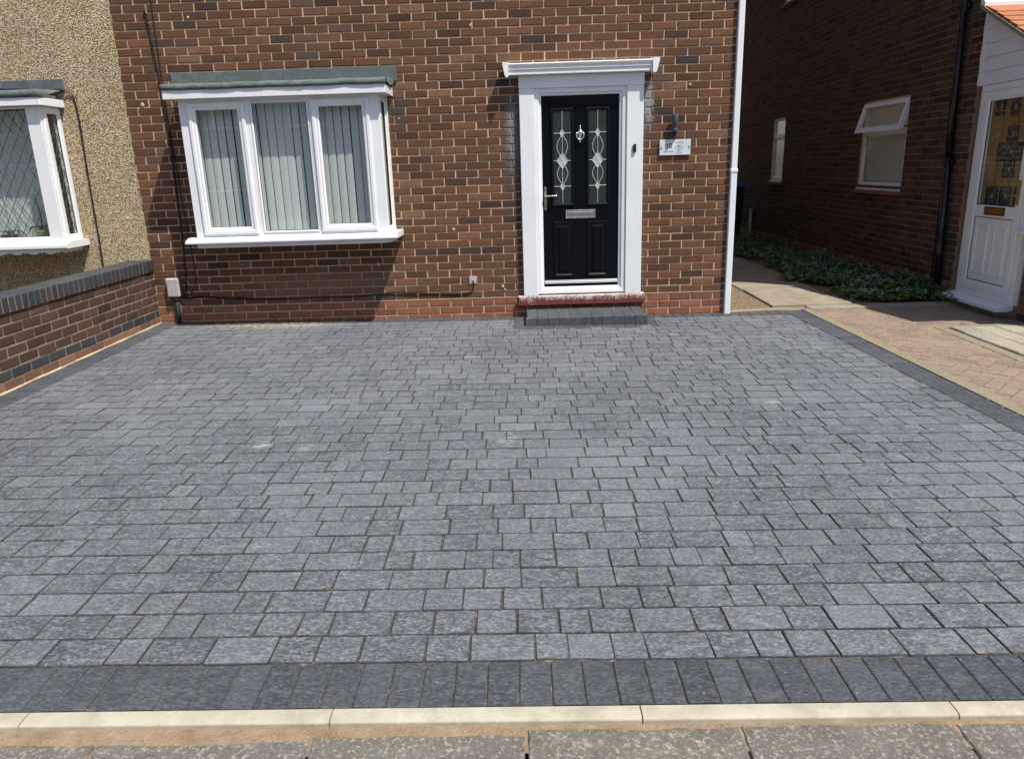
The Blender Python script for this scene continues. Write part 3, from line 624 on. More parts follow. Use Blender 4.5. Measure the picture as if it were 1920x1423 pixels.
def felt_strip(mb, x0, x1, yz, n=40, amp=.004):
    """wavy felt: cross-section yz swept along x"""
    base = len(mb.v); N = len(yz)
    for i in range(n+1):
        X = x0 + (x1-x0)*i/n; a = amp*(.5*math.sin(i*.41+x0) + .35*math.sin(i*.97+1) + random.uniform(-.35, .35)); 
        for j, (y, z) in enumerate(yz): mb.v.append((X, y + (a*.6 if 0 < j < N-1 else 0), z + (a if 0 < j < N-1 else a*.6)))
    for i in range(n):
        for j in range(N-1): mb.face((base+i*N+j, base+(i+1)*N+j, base+(i+1)*N+j+1, base+i*N+j+1))
    mb.face(tuple(base+j for j in range(N))); mb.face(tuple(base+n*N+j for j in range(N))[::-1])
mb = MB(); felt_strip(mb, .555, 2.592, [(-0.425, 2.268), (-0.453, 2.272), (-0.455, 2.300), (-0.44, 2.322), (-0.395, 2.330), (-.02, 2.362), (-.0085, 2.36)])
mb.add([(2.592,-0.44,2.322),(2.60,-0.415,2.30),(2.61,-.10,2.30),(2.603,-.02,2.35),(2.593,-.02,2.362),(2.6,-0.235,2.275)], [(0,1,5,2,3,4)]); fr = mb.build('felt_roof', 'felt', bay, True)
mb = MB(); felt_strip(mb, .478, 1.57, [(-.009, 2.345), (-.020, 2.350), (-.018, 2.465), (-.009, 2.470)], 24, .0025); mb.build('upstand', 'felt', bay)
mb = MB(); felt_strip(mb, 1.555, 2.638, [(-.009, 2.335), (-.026, 2.338), (-.023, 2.468), (-.009, 2.472)], 24, .0025); mb.build('upstand', 'felt', bay)
# vertical blind inside
bl = thing('vertical_blind', 'pale grey vertical blind hanging behind the white bay window', 'blind', (1.58, -.235, .96), 'vertical blinds in the bay windows')
mb = MB(); mb.cbox(.70, 2.47, -0.27, -0.23, 2.165, 2.19, .003); mb.build('headrail', 'upvc', bl)
x = .745; slat = None
while x < 2.45:
    a = R(random.uniform(-10, 5)); mb = MB(); hw = .0368; n = 4
    for i in range(n+1):
        s_ = -hw + 2*hw*i/n; bow = .004*(1-(s_/hw)**2); X = x + s_*math.cos(a) ; Y = -0.247 + s_*math.sin(a) - bow
        mb.v += [(X, Y, .985), (X, Y, 2.165), (X, Y+.0008, .985), (X, Y+.0008, 2.165)]
    for i in range(n): mb.face((4*i, 4*i+4, 4*i+5, 4*i+1)); mb.face((4*i+2, 4*i+3, 4*i+7, 4*i+6))
    mb.build('slat', 'blind', bl, True); x += .0785 + random.uniform(-.002, .002)

# front door with surround, canopy and threshold
mb = MB(); m = mF(-.0); Z0 = .24
for (u0, u1, v0, v1) in ((3.795, 3.938, .238, 2.222), (4.824, 4.985, .238, 2.222)): mb.cbox(u0, u1, -.058, -.0005, v0, v1, .004)
mb.cbox(3.793, 4.987, -.061, -.0005, 2.2225, 2.335, .004); sur = mb.build('door_surround', 'upvc', house)
mb = MB(); mb.ring(3.936, 4.826, .250, 2.224, [(0, .0), (0, .040), (.008, .044), (.040, .040), (.052, .026), (.066, .022), (.070, .01), (.070, -.05)], mF(0.0)); mb.box(3.94, 4.822, .02, .06, .245, .32)
mb.build('door_frame', 'upvc', sur)
mb = MB(); mb.box(3.985, 4.775, -.0, .05, .30, 2.16); door = mb.build('door', 'door_skin', house)
m = mF(0.0)
mb = MB(); mb.cbox(4.012, 4.752, -.026, -.002, .352, .372, .003); mb.cbox(4.012, 4.752, -.020, -.002, .3735, .384, .002); mb.build('weather_bar', 'aluminium', door)
CAS = [(-.030, -.001), (-.027, .010), (-.016, .014), (-.006, .009), (0, .002), (0, -.01)]
def diamond(mb, cx, cz, a, b, y0, y1): mb.prism([(cx-a, cz), (cx, cz-b), (cx+a, cz), (cx, cz+b)], y0, y1, lambda u, v, q: (u, q, v))
for (g0, g1) in ((4.122, 4.288), (4.467, 4.635)):
    mb = MB(); mb.ring(g0, g1, 1.150, 2.016, CAS, m); cas = mb.build('cassette', 'door_skin', door)
    mb = MB(); mb.box(g0, g1, -.0025, -.0005, 1.150, 2.016); mb.build('glazing', 'obscure_glass', door)
    cx = (g0+g1)/2; H = 1.150; zz = (1.312, 1.555, 1.812); le = MB(); y = -.005
    flat = lambda p, r=.0028: le.tube([(a, y, b) for a, b in p], r, 6)
    flat([(cx, H), (cx, zz[0]-.040)]); flat([(cx, zz[0]+.04), (cx, zz[1]-.07)]); flat([(cx, zz[1]+.07), (cx, zz[2]-.04)]); flat([(cx, zz[2]+.04), (cx, 2.016)])
    for z_, hw_ in zip(zz, (.024, .052, .024)): flat([(g0, z_), (cx-hw_, z_)]); flat([(cx+hw_, z_), (g1, z_)])
    for za, zb in ((zz[0]+.03, zz[1]-.035), (zz[1]+.035, zz[2]-.03)):
        for sg in (-1, 1):
            flat([(cx + sg*(.012 + .040*math.sin(math.pi*k/14)), za + (zb-za)*k/14) for k in range(15)], .0032)
    for z_, a, b in ((zz[0], .024, .042), (zz[1], .055, .078), (zz[2], .024, .042)):
        q = [(cx-a, z_), (cx, z_-b), (cx+a, z_), (cx, z_+b), (cx-a, z_)]; flat(q, .003)
    q = .5; z_ = zz[1]
    flat([(cx-.0275, z_+.039), (cx+.0275, z_-.039)]); flat([(cx+.0275, z_+.039), (cx-.0275, z_-.039)])
    le.build('lead_pattern', 'lead_came', door)
    for z_, a, b in ((zz[0], .022, .04), (zz[1], .052, .075), (zz[2], .022, .04)):
        mb = MB(); diamond(mb, cx, z_, a, b, -.0048, -.0026); mb.build('bevelled_diamond', 'bevel_glass', door)
    for za, zb in ((zz[0]+.04, zz[1]-.06), (zz[1]+.06, zz[2]-.04)):
        mb = MB(); mb.prism([(cx + sg*(.008 + .040*math.sin(math.pi*k/10)), za + (zb-za)*k/10) for sg, rg in ((1, range(11)), (-1, range(10, -1, -1))) for k in rg], -.0036, -.0027, lambda u, v, q: (u, q, v)); mb.build('clear_oval', 'clear_dark', door)
PAN = [(0, -.001), (.004, .011), (.014, .014), (.026, .004), (.034, -.001)]
PIN = [(.034, .0), (.060, .009), (.064, .009)]
for (u0, u1) in ((4.105, 4.312), (4.440, 4.655)):
    mb = MB(); mb.ring(u0, u1, .418, .972, PAN, m); mb.ring(u0, u1, .418, .972, PIN, m); mb.box(u0+.06, u1-.06, -.009, -.001, .478, .912); mb.build('lower_panel', 'door_skin', door)
mb = MB(); mb.ring(4.236, 4.530, .998, 1.082, [(0, 0), (0, .008), (.003, .011), (.012, .011), (.016, .006), (.016, 0)], m); lp = mb.build('letter_plate', 'chrome', door)
mb = MB(); mb.cbox(4.2525, 4.5135, -.010, -.002, 1.0145, 1.0655, .003); mb.cbox(4.256, 4.51, -.014, -.0098, 1.050, 1.062, .002); mb.build('flap', 'chrome', lp)
# knocker (urn with swinging ring)
kx = 4.380; mb = MB()
mb.lathe([(.001, .082), (.006, .079), (.0075, .073), (.004, .067), (.004, .063), (.009, .058), (.009, .05), (.006, .046), (.013, .040), (.026, .030), (.030, .020), (.024, .0), (.016, -.022), (.006, -.034), (.005, -.060), (.008, -.066), (.006, -.076), (.001, -.080)], (kx, -.010, 1.797), 'z', 14)
kn = mb.build('knocker', 'chrome', door, True)
mb = MB(); mb.tube([(kx-.030, -.016, 1.818), (kx-.036, -.02, 1.800), (kx-.034, -.024, 1.772), (kx-.016, -.027, 1.752), (kx, -.028, 1.748), (kx+.016, -.027, 1.752), (kx+.034, -.024, 1.772), (kx+.036, -.02, 1.800), (kx+.030, -.016, 1.818)], .0055, 8); mb.build('knocker_ring', 'chrome', kn, True)
mb = MB()
for i in range(2): pass
mb.prism([(4.018 + .0135*math.cos(a) + .0135, (1.303 if math.sin(a) > 0 else 1.098) + .0135*math.sin(a)) for a in [math.pi*k/8 for k in range(9)] + [math.pi + math.pi*k/8 for k in range(9)]], -.010, -.001, lambda u, v, q: (u, q, v)); hp = mb.build('handle_plate', 'nickel_aged', door)
mb = MB(); mb.tube([(4.033, -.008, 1.222), (4.033, -.045, 1.222)], .009, 10); mb.tube(spline([(4.030, -.046, 1.222), (4.06, -.048, 1.223), (4.10, -.048, 1.224), (4.145, -.044, 1.224)], 4), [.009]*4 + [.0075]*8 + [.009], 8); mb.build('lever', 'chrome', hp, True)
mb = MB(); mb.lathe([(.006, .0), (.006, .004)], (4.0315, -.0105, 1.150), 'y', 10); mb.build('lock_cylinder', 'chrome', hp)
mb = MB(); mb.lathe([(.004, .0), (.004, .003)], (4.0315, -.0105, 1.285), 'y', 10); mb.build('screw', 'print_black', hp)
# canopy
mb = MB()
pr = [(-.002, 2.452), (-.142, 2.438), (-.146, 2.430), (-.140, 2.412), (-.132, 2.405), (-.132, 2.385), (-.122, 2.380), (-.122, 2.342), (-.118, 2.338), (-.002, 2.338)]
mb.prism(pr, 3.702, 5.050, lambda u, v, a: (a, u, v)); can = mb.build('canopy', 'white_paint', house)
def bracket(sg, xo, xi):
    mb = MB(); w_ = xi - xo
    pts = [(xo, 2.449), (xi, 2.449), (xi, 2.330), (xi - .10*w_, 2.322), (xi - .30*w_, 2.318), (xi - .50*w_, 2.322), (xi - .66*w_, 2.340), (xi - .78*w_, 2.372), (xo + .10*w_, 2.402), (xo, 2.425)]
    mb.prism(pts, -.148, -.030, lambda u, v, a: (u, a, v)); mb.build('bracket', 'white_paint', can)
bracket(1, 3.648, 3.7015); bracket(-1, 5.112, 5.0505)
mb = MB(); mb.cbox(3.735, 5.025, -.062, .02, .137, .2375, .006); th = mb.build('threshold', 'threshold_paint', house)
# white corner downpipe
pp = MB(); pp.cbox(5.850, 5.912, -.045, .018, gz(5.9, 0)-.02, 1.412, .006); pp.cbox(5.852, 5.910, -.043, .016, 1.4125, 4.9, .006); dp = pp.build('downpipe', 'upvc', house)
mb = MB(); mb.cbox(5.845, 5.917, -.050, .022, 1.395, 1.43, .005); mb.build('pipe_socket', 'upvc', dp)

# ------------------------------------------------------------------ things fixed to the house front
st = thing('doorstep', 'low charcoal block doorstep below the front door', 'step', (4.385, -.25, gz(4.4, -.25)))
zt = .102
def kblock(x0, x1, nm, ya=-.475, end=0):
    mb = MB(); zb = gz(4.4, -.3) - .01; j = random.uniform(-.0015, .0015)
    V = []; 
    for X, o in ((x0, -1), (x1, 1)):
        ex = .0
        V += [(X, ya+j, zb), (X, ya+.003+j, zb+.084), (X, ya+.020+j, zt+j), (X, ya+.235, zt+j), (X, ya+.235, zb)]
    mb.add(V, [(0,1,2,3,4), (9,8,7,6,5), (0,5,6,1), (1,6,7,2), (2,7,8,3), (3,8,9,4), (4,9,5,0)]); mb.build(nm, 'edging', st)
n = 9; x0 = STEP[0] + .118; x1 = STEP[1] - .10
for k in range(n): kblock(x0 + (x1-x0)*k/n + .0015, x0 + (x1-x0)*(k+1)/n - .0015, 'kerb_block')
def endblock(x0, x1, sg):
    zb = gz(4.4, -.3) - .01; mb = MB(); xo, xi = (x0, x1) if sg < 0 else (x1, x0); d = -sg
    V = [(xi, -.475, zb), (xi, -.472, zb+.084), (xi, -.455, zt), (xi, -.07, zt), (xi, -.07, zb),
         (xo, -.475, zb), (xo+d*.003, -.472, zb+.084), (xo+d*.020, -.456, zt-.002), (xo+d*.018, -.07, zt-.002), (xo, -.07, zb)]
    mb.add(V, [(0,1,2,3,4), (9,8,7,6,5), (0,5,6,1), (1,6,7,2), (2,7,8,3), (3,8,9,4), (4,9,5,0)]); mb.build('corner_kerb_block', 'edging', st)
endblock(STEP[0], STEP[0]+.116, -1); endblock(STEP[1]-.098, STEP[1]+.02, 1)
x = STEP[0] + .12
for r0, ys in enumerate(((-.237, -.150), (-.147, -.07))):
    x = STEP[0] + .119 + (-.06 if r0 else 0)
    while x < STEP[1] - .10:
        L = .2 if not r0 else .16; a, b = max(x, STEP[0]+.119), min(x+L, STEP[1]-.101)
        if b - a > .03:
            mb = MB(); mb.cbox(a, b-.003, ys[0], ys[1], 0, zt - .001 + random.uniform(-.001, .001), .004); mb.build('top_block', 'edging', st)
        x += L

mtr = thing('cable_box', 'weathered grey cable box with dark conduit at the foot of the brick wall', 'cable box', (.2, -.04, .33))
mb = MB(); mb.cbox(.128, .285, -.035, -.0075, .335, .535, .012); mb.build('back_shell', 'black_plastic', mtr)
mb = MB(); V = []
mb.cbox(.135, .268, -.068, -.0355, .333, .530, .014); mb.build('cover', 'meter_grey', mtr)
mb = MB(); mb.tube([(.215, -.030, .335), (.207, -.030, .20), (.203, -.030, gz(.2, 0)-.02)], .024, 12); mb.build('conduit', 'conduit', mtr, True)
mb = MB(); mb.tube([(.215, -.030, .33), (.214, -.030, .29)], .028, 12); mb.build('conduit_collar', 'conduit', mtr, True)
def cable(label, pts, r, group=None, clips=()):
    mb = MB(); mb.tube(spline(pts, 6), r, 8); o = mb.build('cable', 'cable_black', None, True); tag(o, label, 'cable', group or 'black cables on the house fronts')
    for (x, y, z) in clips:
        mb = MB(); mb.cbox(x-.008, x+.008, y-.012, y+.008, z-.006, z+.006, .002); mb.build('clip', 'cable_black', o)
    return o
w_ = -.0135
cable('thick black cable from a wall hole down to the cable box', [(.327, .01, 3.030), (.328, -.02, 3.02), (.335, w_, 2.93), (.350, w_, 2.62), (.364, w_, 2.40), (.379, w_, 1.88), (.372, w_, 1.5), (.362, w_, 1.2), (.352, w_, .85), (.340, w_, .60), (.330, w_-.004, .47), (.315, w_-.01, .385), (.285, -.03, .345), (.255, -.03, .338)], .0085,
      clips=[(.337, w_, 2.90), (.364, w_, 2.38), (.379, w_, 1.86), (.368, w_, 1.38)])
cable('thin black cable hanging left of the bay window from above the frame', [(.40, w_+.004, 5.0), (.398, w_+.004, 3.5), (.394, w_+.004, 3.0), (.389, w_+.004, 2.40), (.400, w_+.004, 1.78), (.412, w_+.004, 1.17), (.425, w_+.004, .80), (.436, w_+.004, .58), (.42, w_, .46), (.38, w_, .39), (.33, w_-.01, .335), (.27, -.03, .325)], .0045)
cable('black cable running low along the brick wall to the outlet plate', [(.25, -.03, .325), (.31, -.02, .312), (.37, w_, .318), (.42, w_, .326), (.7, w_, .31), (1.13, w_, .285), (1.45, w_, .278), (1.74, w_, .283), (2.0, w_, .280), (2.24, w_, .290), (2.49, w_, .304), (2.80, w_, .288), (3.12, w_, .276), (3.22, w_, .280), (3.262, w_, .300), (3.276, w_, .345), (3.278, w_-.004, .41)], .0065,
      clips=[(1.72, w_, .283), (2.49, w_, .304), (.41, w_, .322)])
cable('thin second cable sagging beside the low wall cable', [(.25, -.028, .318), (.33, -.02, .305), (.45, w_+.003, .312), (.7, w_+.003, .298), (1.0, w_+.003, .276), (1.3, w_+.003, .270), (1.6, w_+.003, .277), (1.73, w_+.003, .279)], .004)
ou = thing('outlet_plate', 'small smeared grey cable outlet plate low on the brick wall', 'outlet', (3.276, -.01, .37))
mb = MB(); mb.cbox(3.236, 3.316, -.014, -.0068, .372, .452, .003); mb.build('plate', 'meter_grey', ou)
mb = MB(); mb.lathe([(.010, 0), (.009, .008), (.005, .011)], (3.276, -.0142, .412), 'y', 12); mb.build('grommet', 'meter_grey', ou)

lt = thing('wall_light', 'dark grey cylinder wall light above the house number plate', 'light', (5.28, -.05, 1.74))
mb = MB(); mb.lathe([(.020, 0), (.026, .004), (.029, .012), (.029, .035), (.0275, .037), (.0275, .041), (.029, .043), (.029, .160), (.027, .164), (.026, .164), (.026, .152)], (5.288, -.062, 1.785), 'z', 24); mb.build('lamp_body', 'lamp_grey', lt, True)
mb = MB(); mb.cbox(5.256, 5.310, -.050, -.007, 1.738, 1.792, .005); br_ = mb.build('bracket', 'lamp_grey', lt)
mb = MB(); mb.lathe([(.015, 0), (.016, .006), (.012, .012), (.004, .015)], (5.283, -.050, 1.762), 'y', 16); mb.build('motion_sensor', 'black_gloss', lt, True)
db = thing('doorbell', 'small black doorbell on the white door surround', 'doorbell', (4.902, -.07, 1.62))
mb = MB(); mb.cbox(4.887, 4.917, -.078, -.0585, 1.612, 1.690, .006); mb.build('case', 'black_plastic', db)
mb = MB(); mb.lathe([(.0095, 0), (.0095, .0015), (.007, .002)], (4.902, -.0785, 1.645), 'y', 16); mb.build('button', 'black_gloss', db)
npl = thing('number_plate', 'clear acrylic house sign with black number 10 right of the door', 'sign', (5.30, -.02, 1.576))
mb = MB(); mb.cbox(5.151, 5.451, -.026, -.021, 1.576, 1.719, .001); mb.build('plate', 'plate_acrylic', npl)
mb = MB(); mb.box(5.4515, 5.4565, -.026, -.020, 1.576, 1.719); mb.build('plate_edge', 'lamp_grey', npl)
for (sx, sz) in ((5.168, 1.645), (5.437, 1.650)):
    mb = MB(); mb.lathe([(.0065, 0), (.0065, .004), (.005, .006)], (sx, -.0262, sz), 'y', 12); mb.build('fixing_screw', 'lamp_grey', npl)
    mb = MB(); mb.tube([(sx, -.0205, sz), (sx, -.006, sz)], .006, 8); mb.build('spacer', 'lamp_grey', npl)
def text(s, x, z, size, mat, name, bold=0.0):
    cu = bpy.data.curves.new(name, 'FONT'); cu.body = s; cu.size = size; cu.extrude = .0003; cu.offset = bold
    ob = bpy.data.objects.new(name, cu); COL.objects.link(ob); bpy.context.view_layer.update()
    me = bpy.data.meshes.new_from_object(ob.evaluated_get(bpy.context.evaluated_depsgraph_get())); bpy.data.objects.remove(ob)
    me.materials.clear(); me.materials.append(MAT[mat]); me.transform(Matrix.Rotation(R(90), 4, 'X'))
    return place(name, me, (x, -.0268, z), npl)
text('10', 5.208, 1.642, .064, 'print_black', 'number', .0010)
text('KEMBLE GROVE', 5.190, 1.603, .0140, 'print_blue', 'street_name', .0002)
mb = MB()
P2 = lambda u, v, q: (u, q, v)
for (a, b, c_, d) in ((5.303, 5.380, 1.683, 1.701), (5.303, 5.316, 1.636, 1.662), (5.366, 5.380, 1.636, 1.662), (5.308, 5.376, 1.590, 1.602)): mb.box(a, b, -.0267, -.0262, c_, d)
mb.prism([(5.341 + .024*math.cos(2*math.pi*k/16), 1.628 + .024*math.sin(2*math.pi*k/16)) for k in range(16)], -.0266, -.0263, P2); mb.build('crest', 'print_grey', npl)
mb = MB(); mb.prism([(5.322, 1.658), (5.330, 1.654), (5.337, 1.668), (5.331, 1.673)], -.0272, -.0268, P2); mb.prism([(5.333, 1.652), (5.339, 1.650), (5.343, 1.658), (5.338, 1.662)], -.0272, -.0268, P2); mb.prism([(5.344, 1.650), (5.350, 1.651), (5.356, 1.667), (5.349, 1.670)], -.0272, -.0268, P2); mb.build('crest_mark', 'print_black', npl)

# ------------------------------------------------------------------ garden wall on the left
gw = thing('garden_wall', 'low brown brick garden wall with dark brick coping left of the driveway', 'wall', (-.11, -2.8, .05))
YE = -5.72
mb = MB(); mb.box(-.210, -.004, YE, -.008, -.12, .608); core = mb.build('wall_core', 'wall_mortar', gw)
mm = mR(-.006)
cells = []
for k, (v, mat) in enumerate([(.102, 'plinth_brick'), (.165, 'engineering_brick')] + [(.165 + .0795*(i+1), 'wall_brick') for i in range(5)]):
    u = YE + (.1125 if k % 2 else 0) - .1125
    while u < -.01:
        a, b = max(u+.005, YE), min(u+.220, -.010)
        if b - a > .03: cells.append(((a+b)/2, v + (0 if k else -.01), b-a, mat))
        u += .225
lay_bricks(cells, mm, .007, None, gw, 300, Vector((0, -1.5, .3)), H=.0665, j=.002, c=.004)
y = -.045; k = 0
while y > YE:
    mb = MB(); mb.cr = 0
    zc = .612 - .0005*k*0 + random.uniform(-.0015, .0015); L0 = -.228 + random.uniform(-.002, .002)
    if k < 6:
        pass
    mb.cbox(L0, .020 + random.uniform(-.002, .002), y-.0325, y+.0325, zc, zc+.1015, .004); mb.build('coping_brick', 'engineering_brick', gw); y -= .0745; k += 1
mb = MB(); mb.box(-.220, .014, YE, -.010, .606, .7085); mb.build('coping_mortar', 'wall_mortar', gw)

# ------------------------------------------------------------------ pebbledashed house on the left
ph = thing('pebbledash_house', 'pebbledashed house with white leaded bay window at the left', 'house', (-2.3, .1, 0))
mb = MB(); us = [-4.4, -2.62, -.64, -.003]; vs = [-.12, .90, 2.30, 5.1]
wallgrid(mb, us, vs, lambda i, j: not (i == 1 and j == 1), -.020, .24); mb.box(-4.4, -4.2, .24, 12.5, -.12, 5.1); mb.build('wall', 'pebbledash', ph)
mb = MB(); mb.add([(-2.9,.245,.3),(-.3,.245,.3),(-.3,2.6,.3),(-2.9,2.6,.3),(-2.9,.245,2.45),(-.3,.245,2.45),(-.3,2.6,2.45),(-2.9,2.6,2.45)], [(0,3,2,1),(4,5,6,7),(1,2,6,5),(2,3,7,6),(3,0,4,7)]); mb.build('room', 'room', ph)
mb = MB(); mb.box(-2.61, -.65, -.31, -.02, 2.185, 2.30); mb.box(-2.61, -.65, -.31, -.02, .87, .950); lb = mb.build('bay_window', 'upvc', ph)
mb = MB()
mb.cbox(-.770, -.640, -.350, -.27, .952, 2.186, .004)
for u in (-1.72, -2.62): mb.cbox(u, u+.07, -.35, -.27, .952, 2.186, .004)
mb.cbox(-2.62, -.772, -.348, -.27, .952, 1.002, .004); mb.cbox(-2.62, -.772, -.348, -.27, 2.166, 2.187, .004); mb.build('frame', 'upvc', lb)
def lattice(mb, u0, u1, v0, v1, du, dv, m, r=.0028):
    """diamond leading clipped to a rectangle"""
    sl = dv/du; n = int((u1-u0)/du + (v1-v0)/dv) + 3
    for sg in (1, -1):
        for k in range(-n, n+1):
            pts = []
            f = lambda u: v0 + sg*(u - u0)*sl + k*dv
            cand = [(u0, f(u0)), (u1, f(u1))]
            for vv in (v0, v1):
                uu = u0 + (vv - v0 - k*dv)/(sg*sl); cand.append((uu, vv))
            pts = sorted(set((round(a, 5), round(b, 5)) for a, b in cand if u0-1e-5 <= a <= u1+1e-5 and v0-1e-5 <= b <= v1+1e-5))
            if len(pts) >= 2 and (pts[-1][0]-pts[0][0]) > .005: mb.tube([m(a, b, 0.0) for a, b in (pts[0], pts[-1])], r, 5)
for (u0, u1) in ((-1.648, -.772), (-2.548, -1.722)):
    mb = MB(); mb.box(u0, u1, -.322, -.318, 1.0, 2.168); mb.build('pane', 'glass', lb)
    mb = MB(); mb.ring(u0-.001, u1+.001, .999, 2.169, [(0, .001), (.006, .003), (.008, -.002)], mF(-.322)); mb.build('gasket', 'black_plastic', lb)
    mb = MB(); lattice(mb, u0, u1, 1.0, 2.168, .098, .165, mF(-.3235)); mb.build('leading', 'lattice_lead', lb)
mb = MB(); mb.ring(-.31, -.03, .952, 2.186, [(0, -.05), (0, .006), (.012, .010), (.052, .010), (.060, 0), (.060, -.04)], mR(-.640)); mb.build('return_frame', 'upvc', lb)
mb = MB(); mb.box(-.652, -.648, -.252, -.088, 1.01, 2.128); mb.build('pane', 'glass', lb)
mb = MB(); mb.ring(-.252, -.088, 1.01, 2.128, [(0, .002), (.006, .004), (.008, -.002)], mR(-.649)); mb.build('gasket', 'black_plastic', lb)
mb = MB(); lattice(mb, -.25, -.09, 1.01, 2.128, .082, .165, mR(-.6465)); mb.build('leading', 'lattice_lead', lb)
mb = MB(); pr = [(-.425, .898), (-.425, .922), (-.418, .930), (-.335, .953), (-.022, .953), (-.022, .890), (-.41, .890)]
mb.prism(pr, -2.72, -.585, lambda u, v, a: (a, u, v)); mb.build('sill', 'upvc', lb)
sc = [(-2.66, .889)]; x = -2.66
while x < -.70:
    for k in range(9): sc.append((x + .020 + .105*k/8, .853 - .014*math.sin(math.pi*k/8)))
    sc += [(x+.1375, .861), (x+.150, .846), (x+.162, .861)]; x += .165
sc = [p for p in sc if p[0] < -.655] + [(-.655, .862), (-.655, .889)]
mb = MB(); mb.prism(sc, -.385, -.372, lambda u, v, a: (u, a, v)); mb.build('scalloped_apron', 'upvc', lb)
sc2 = [(-.372, .889)] + [(-.372 + .345*k/24, .855 - .013*abs(math.sin(k*math.pi/6)) + .004*(k % 6 == 0)) for k in range(25)] + [(-.027, .889)]
mb = MB(); mb.prism(sc2, -.665, -.655, lambda u, v, a: (a, u, v)); mb.build('scalloped_apron', 'upvc', lb)
mb = MB(); mb.cbox(-2.7, -.582, -.412, -.392, 2.188, 2.258, .004); mb.cbox(-.602, -.582, -.3915, -.022, 2.189, 2.257, .004); mb.build('fascia', 'upvc', lb)
mb = MB(); mb.box(-2.7, -.602, -.39, -.022, 2.190, 2.20); mb.build('soffit', 'upvc', lb)
mb = MB(); felt_strip(mb, -2.7, -.575, [(-.40, 2.257), (-.422, 2.262), (-.420, 2.315), (-.40, 2.325), (-.03, 2.348)], 40, .003); mb.build('felt_roof', 'felt', lb, True)
mb = MB(); mb.cbox(-2.72, -.548, -.046, -.0215, 2.335, 2.448, .003); mb.build('flashing', 'lead_grey', lb)
mb = MB(); mb.box(-2.56, -.70, -.24, -.236, .96, 2.15)
lbl = thing('vertical_blind', 'grey vertical blind behind the leaded window at the left', 'blind', (-1.6, -.1, .96), 'vertical blinds in the bay windows')
x = -2.5
while x < -.72:
    a = R(random.uniform(4, 12)); mb = MB(); hw = .042; mb.add([(x-hw*math.cos(a), -.11-hw*math.sin(a), .975), (x+hw*math.cos(a), -.11+hw*math.sin(a), .975), (x+hw*math.cos(a), -.11+hw*math.sin(a), 2.17), (x-hw*math.cos(a), -.11-hw*math.sin(a), 2.17)], [(0,1,2,3)]); mb.build('slat', 'blind', lbl); x += .083
def pot_plant(label, x, y, r, h, potmat, n, spread, stalk):
    t_ = thing('potted_plant', label, 'plant', (x, y, .953), 'potted plants on the leaded window sill')
    mb = MB(); mb.lathe([(r*.72, 0), (r, h*.85), (r*1.06, h*.87), (r*1.06, h), (r*.93, h), (r*.9, h*.9)], (x, y, .953), 'z', 20); mb.build('pot', potmat, t_, True)
    rg = random.Random(int(x*100))
    for i in range(n):
        a = 2*math.pi*i/n + rg.uniform(-.3, .3); L = spread*rg.uniform(.7, 1.1); mb = MB(); K = 7; mb.cr = rg.random()
        dx, dy = math.cos(a), math.sin(a)*.5
        for k in range(K+1):
            s_ = k/K; wd = .024*math.sin(math.pi*min(1, s_*.9+.08)); zz_ = .953 + h + .10*math.sin(s_*2.1)*(.6+L) - .12*s_*s_*L/.2; X, Y = x + dx*L*s_, y + dy*L*s_
            mb.v += [(X - dy*wd*1.5, Y + dx*wd, zz_), (X, Y, zz_-.006), (X + dy*wd*1.5, Y - dx*wd, zz_)]
        for k in range(K):
            for q in (0, 1): mb.face((3*k+q, 3*k+q+1, 3*k+q+4, 3*k+q+3))
        mb.build('leaf', 'houseplant', t_, True)
    if stalk:
        mb = MB(); mb.tube(spline([(x, y, .953+h*.8), (x+.015, y, 1.16), (x+.005, y, 1.30), (x-.02, y, 1.40)], 4), .0045, 6); mb.build('flower_stalk', 'houseplant', t_, True)
pot_plant('orchid in a pale green pot on the leaded window sill', -.93, -.20, .065, .105, 'pot_green', 6, .17, True)
pot_plant('low dark potted plant at the left edge of the leaded window', -1.26, -.20, .075, .07, 'pot_dark', 6, .20, False)
cable('thin black cable looping off the left bay roof down the pebbledash', [(-1.0, -.30, 2.345), (-.78, -.20, 2.352), (-.64, -.06, 2.356), (-.57, -.055, 2.352), (-.51, -.035, 2.325), (-.475, -.030, 2.27), (-.462, -.029, 2.10), (-.470, -.029, 1.75), (-.476, -.029, 1.35), (-.480, -.029, .95), (-.487, -.029, .70), (-.487, -.029, .4)], .007,
      clips=[(-.462, -.029, 2.06), (-.472, -.029, 1.62), (-.478, -.029, 1.15)])

# ------------------------------------------------------------------ neighbouring house on the right
nb = thing('neighbour_house', 'dark brick neighbouring house with an open top window beyond the side path', 'house', (9.5, 4, 0))
XN = 8.45
WIN = [(1.80, 3.02, 1.10, 2.20), (6.02, 6.66, 1.13, 2.22), (5.85, 6.45, 4.06, 4.95)]
mb = MB(); ysn = [.47, 1.80, 3.02, 5.85, 6.02, 6.45, 6.66, 9.8]; zsn = [-.12, 1.10, 1.13, 2.20, 2.22, 4.06, 4.95, 5.2]
def nsolid(i, j):
    yc = (ysn[i]+ysn[i+1])/2; zc = (zsn[j]+zsn[j+1])/2
    return not any(a < yc < b and c < zc < d for a, b, c, d in WIN)
for i in range(len(ysn)-1):
    for j in range(len(zsn)-1):
        if nsolid(i, j): mb.box(XN, XN+.24, ysn[i], ysn[i+1], zsn[j], zsn[j+1])
mb.box(XN+.24, 14, .47, .70, -.12, 5.2); mb.box(XN+.24, 14, 9.6, 9.8, -.12, 5.2); nwall = mb.build('wall', 'side_mortar', nb)
holes = [(-b, -a, c, d) for a, b, c, d in WIN]
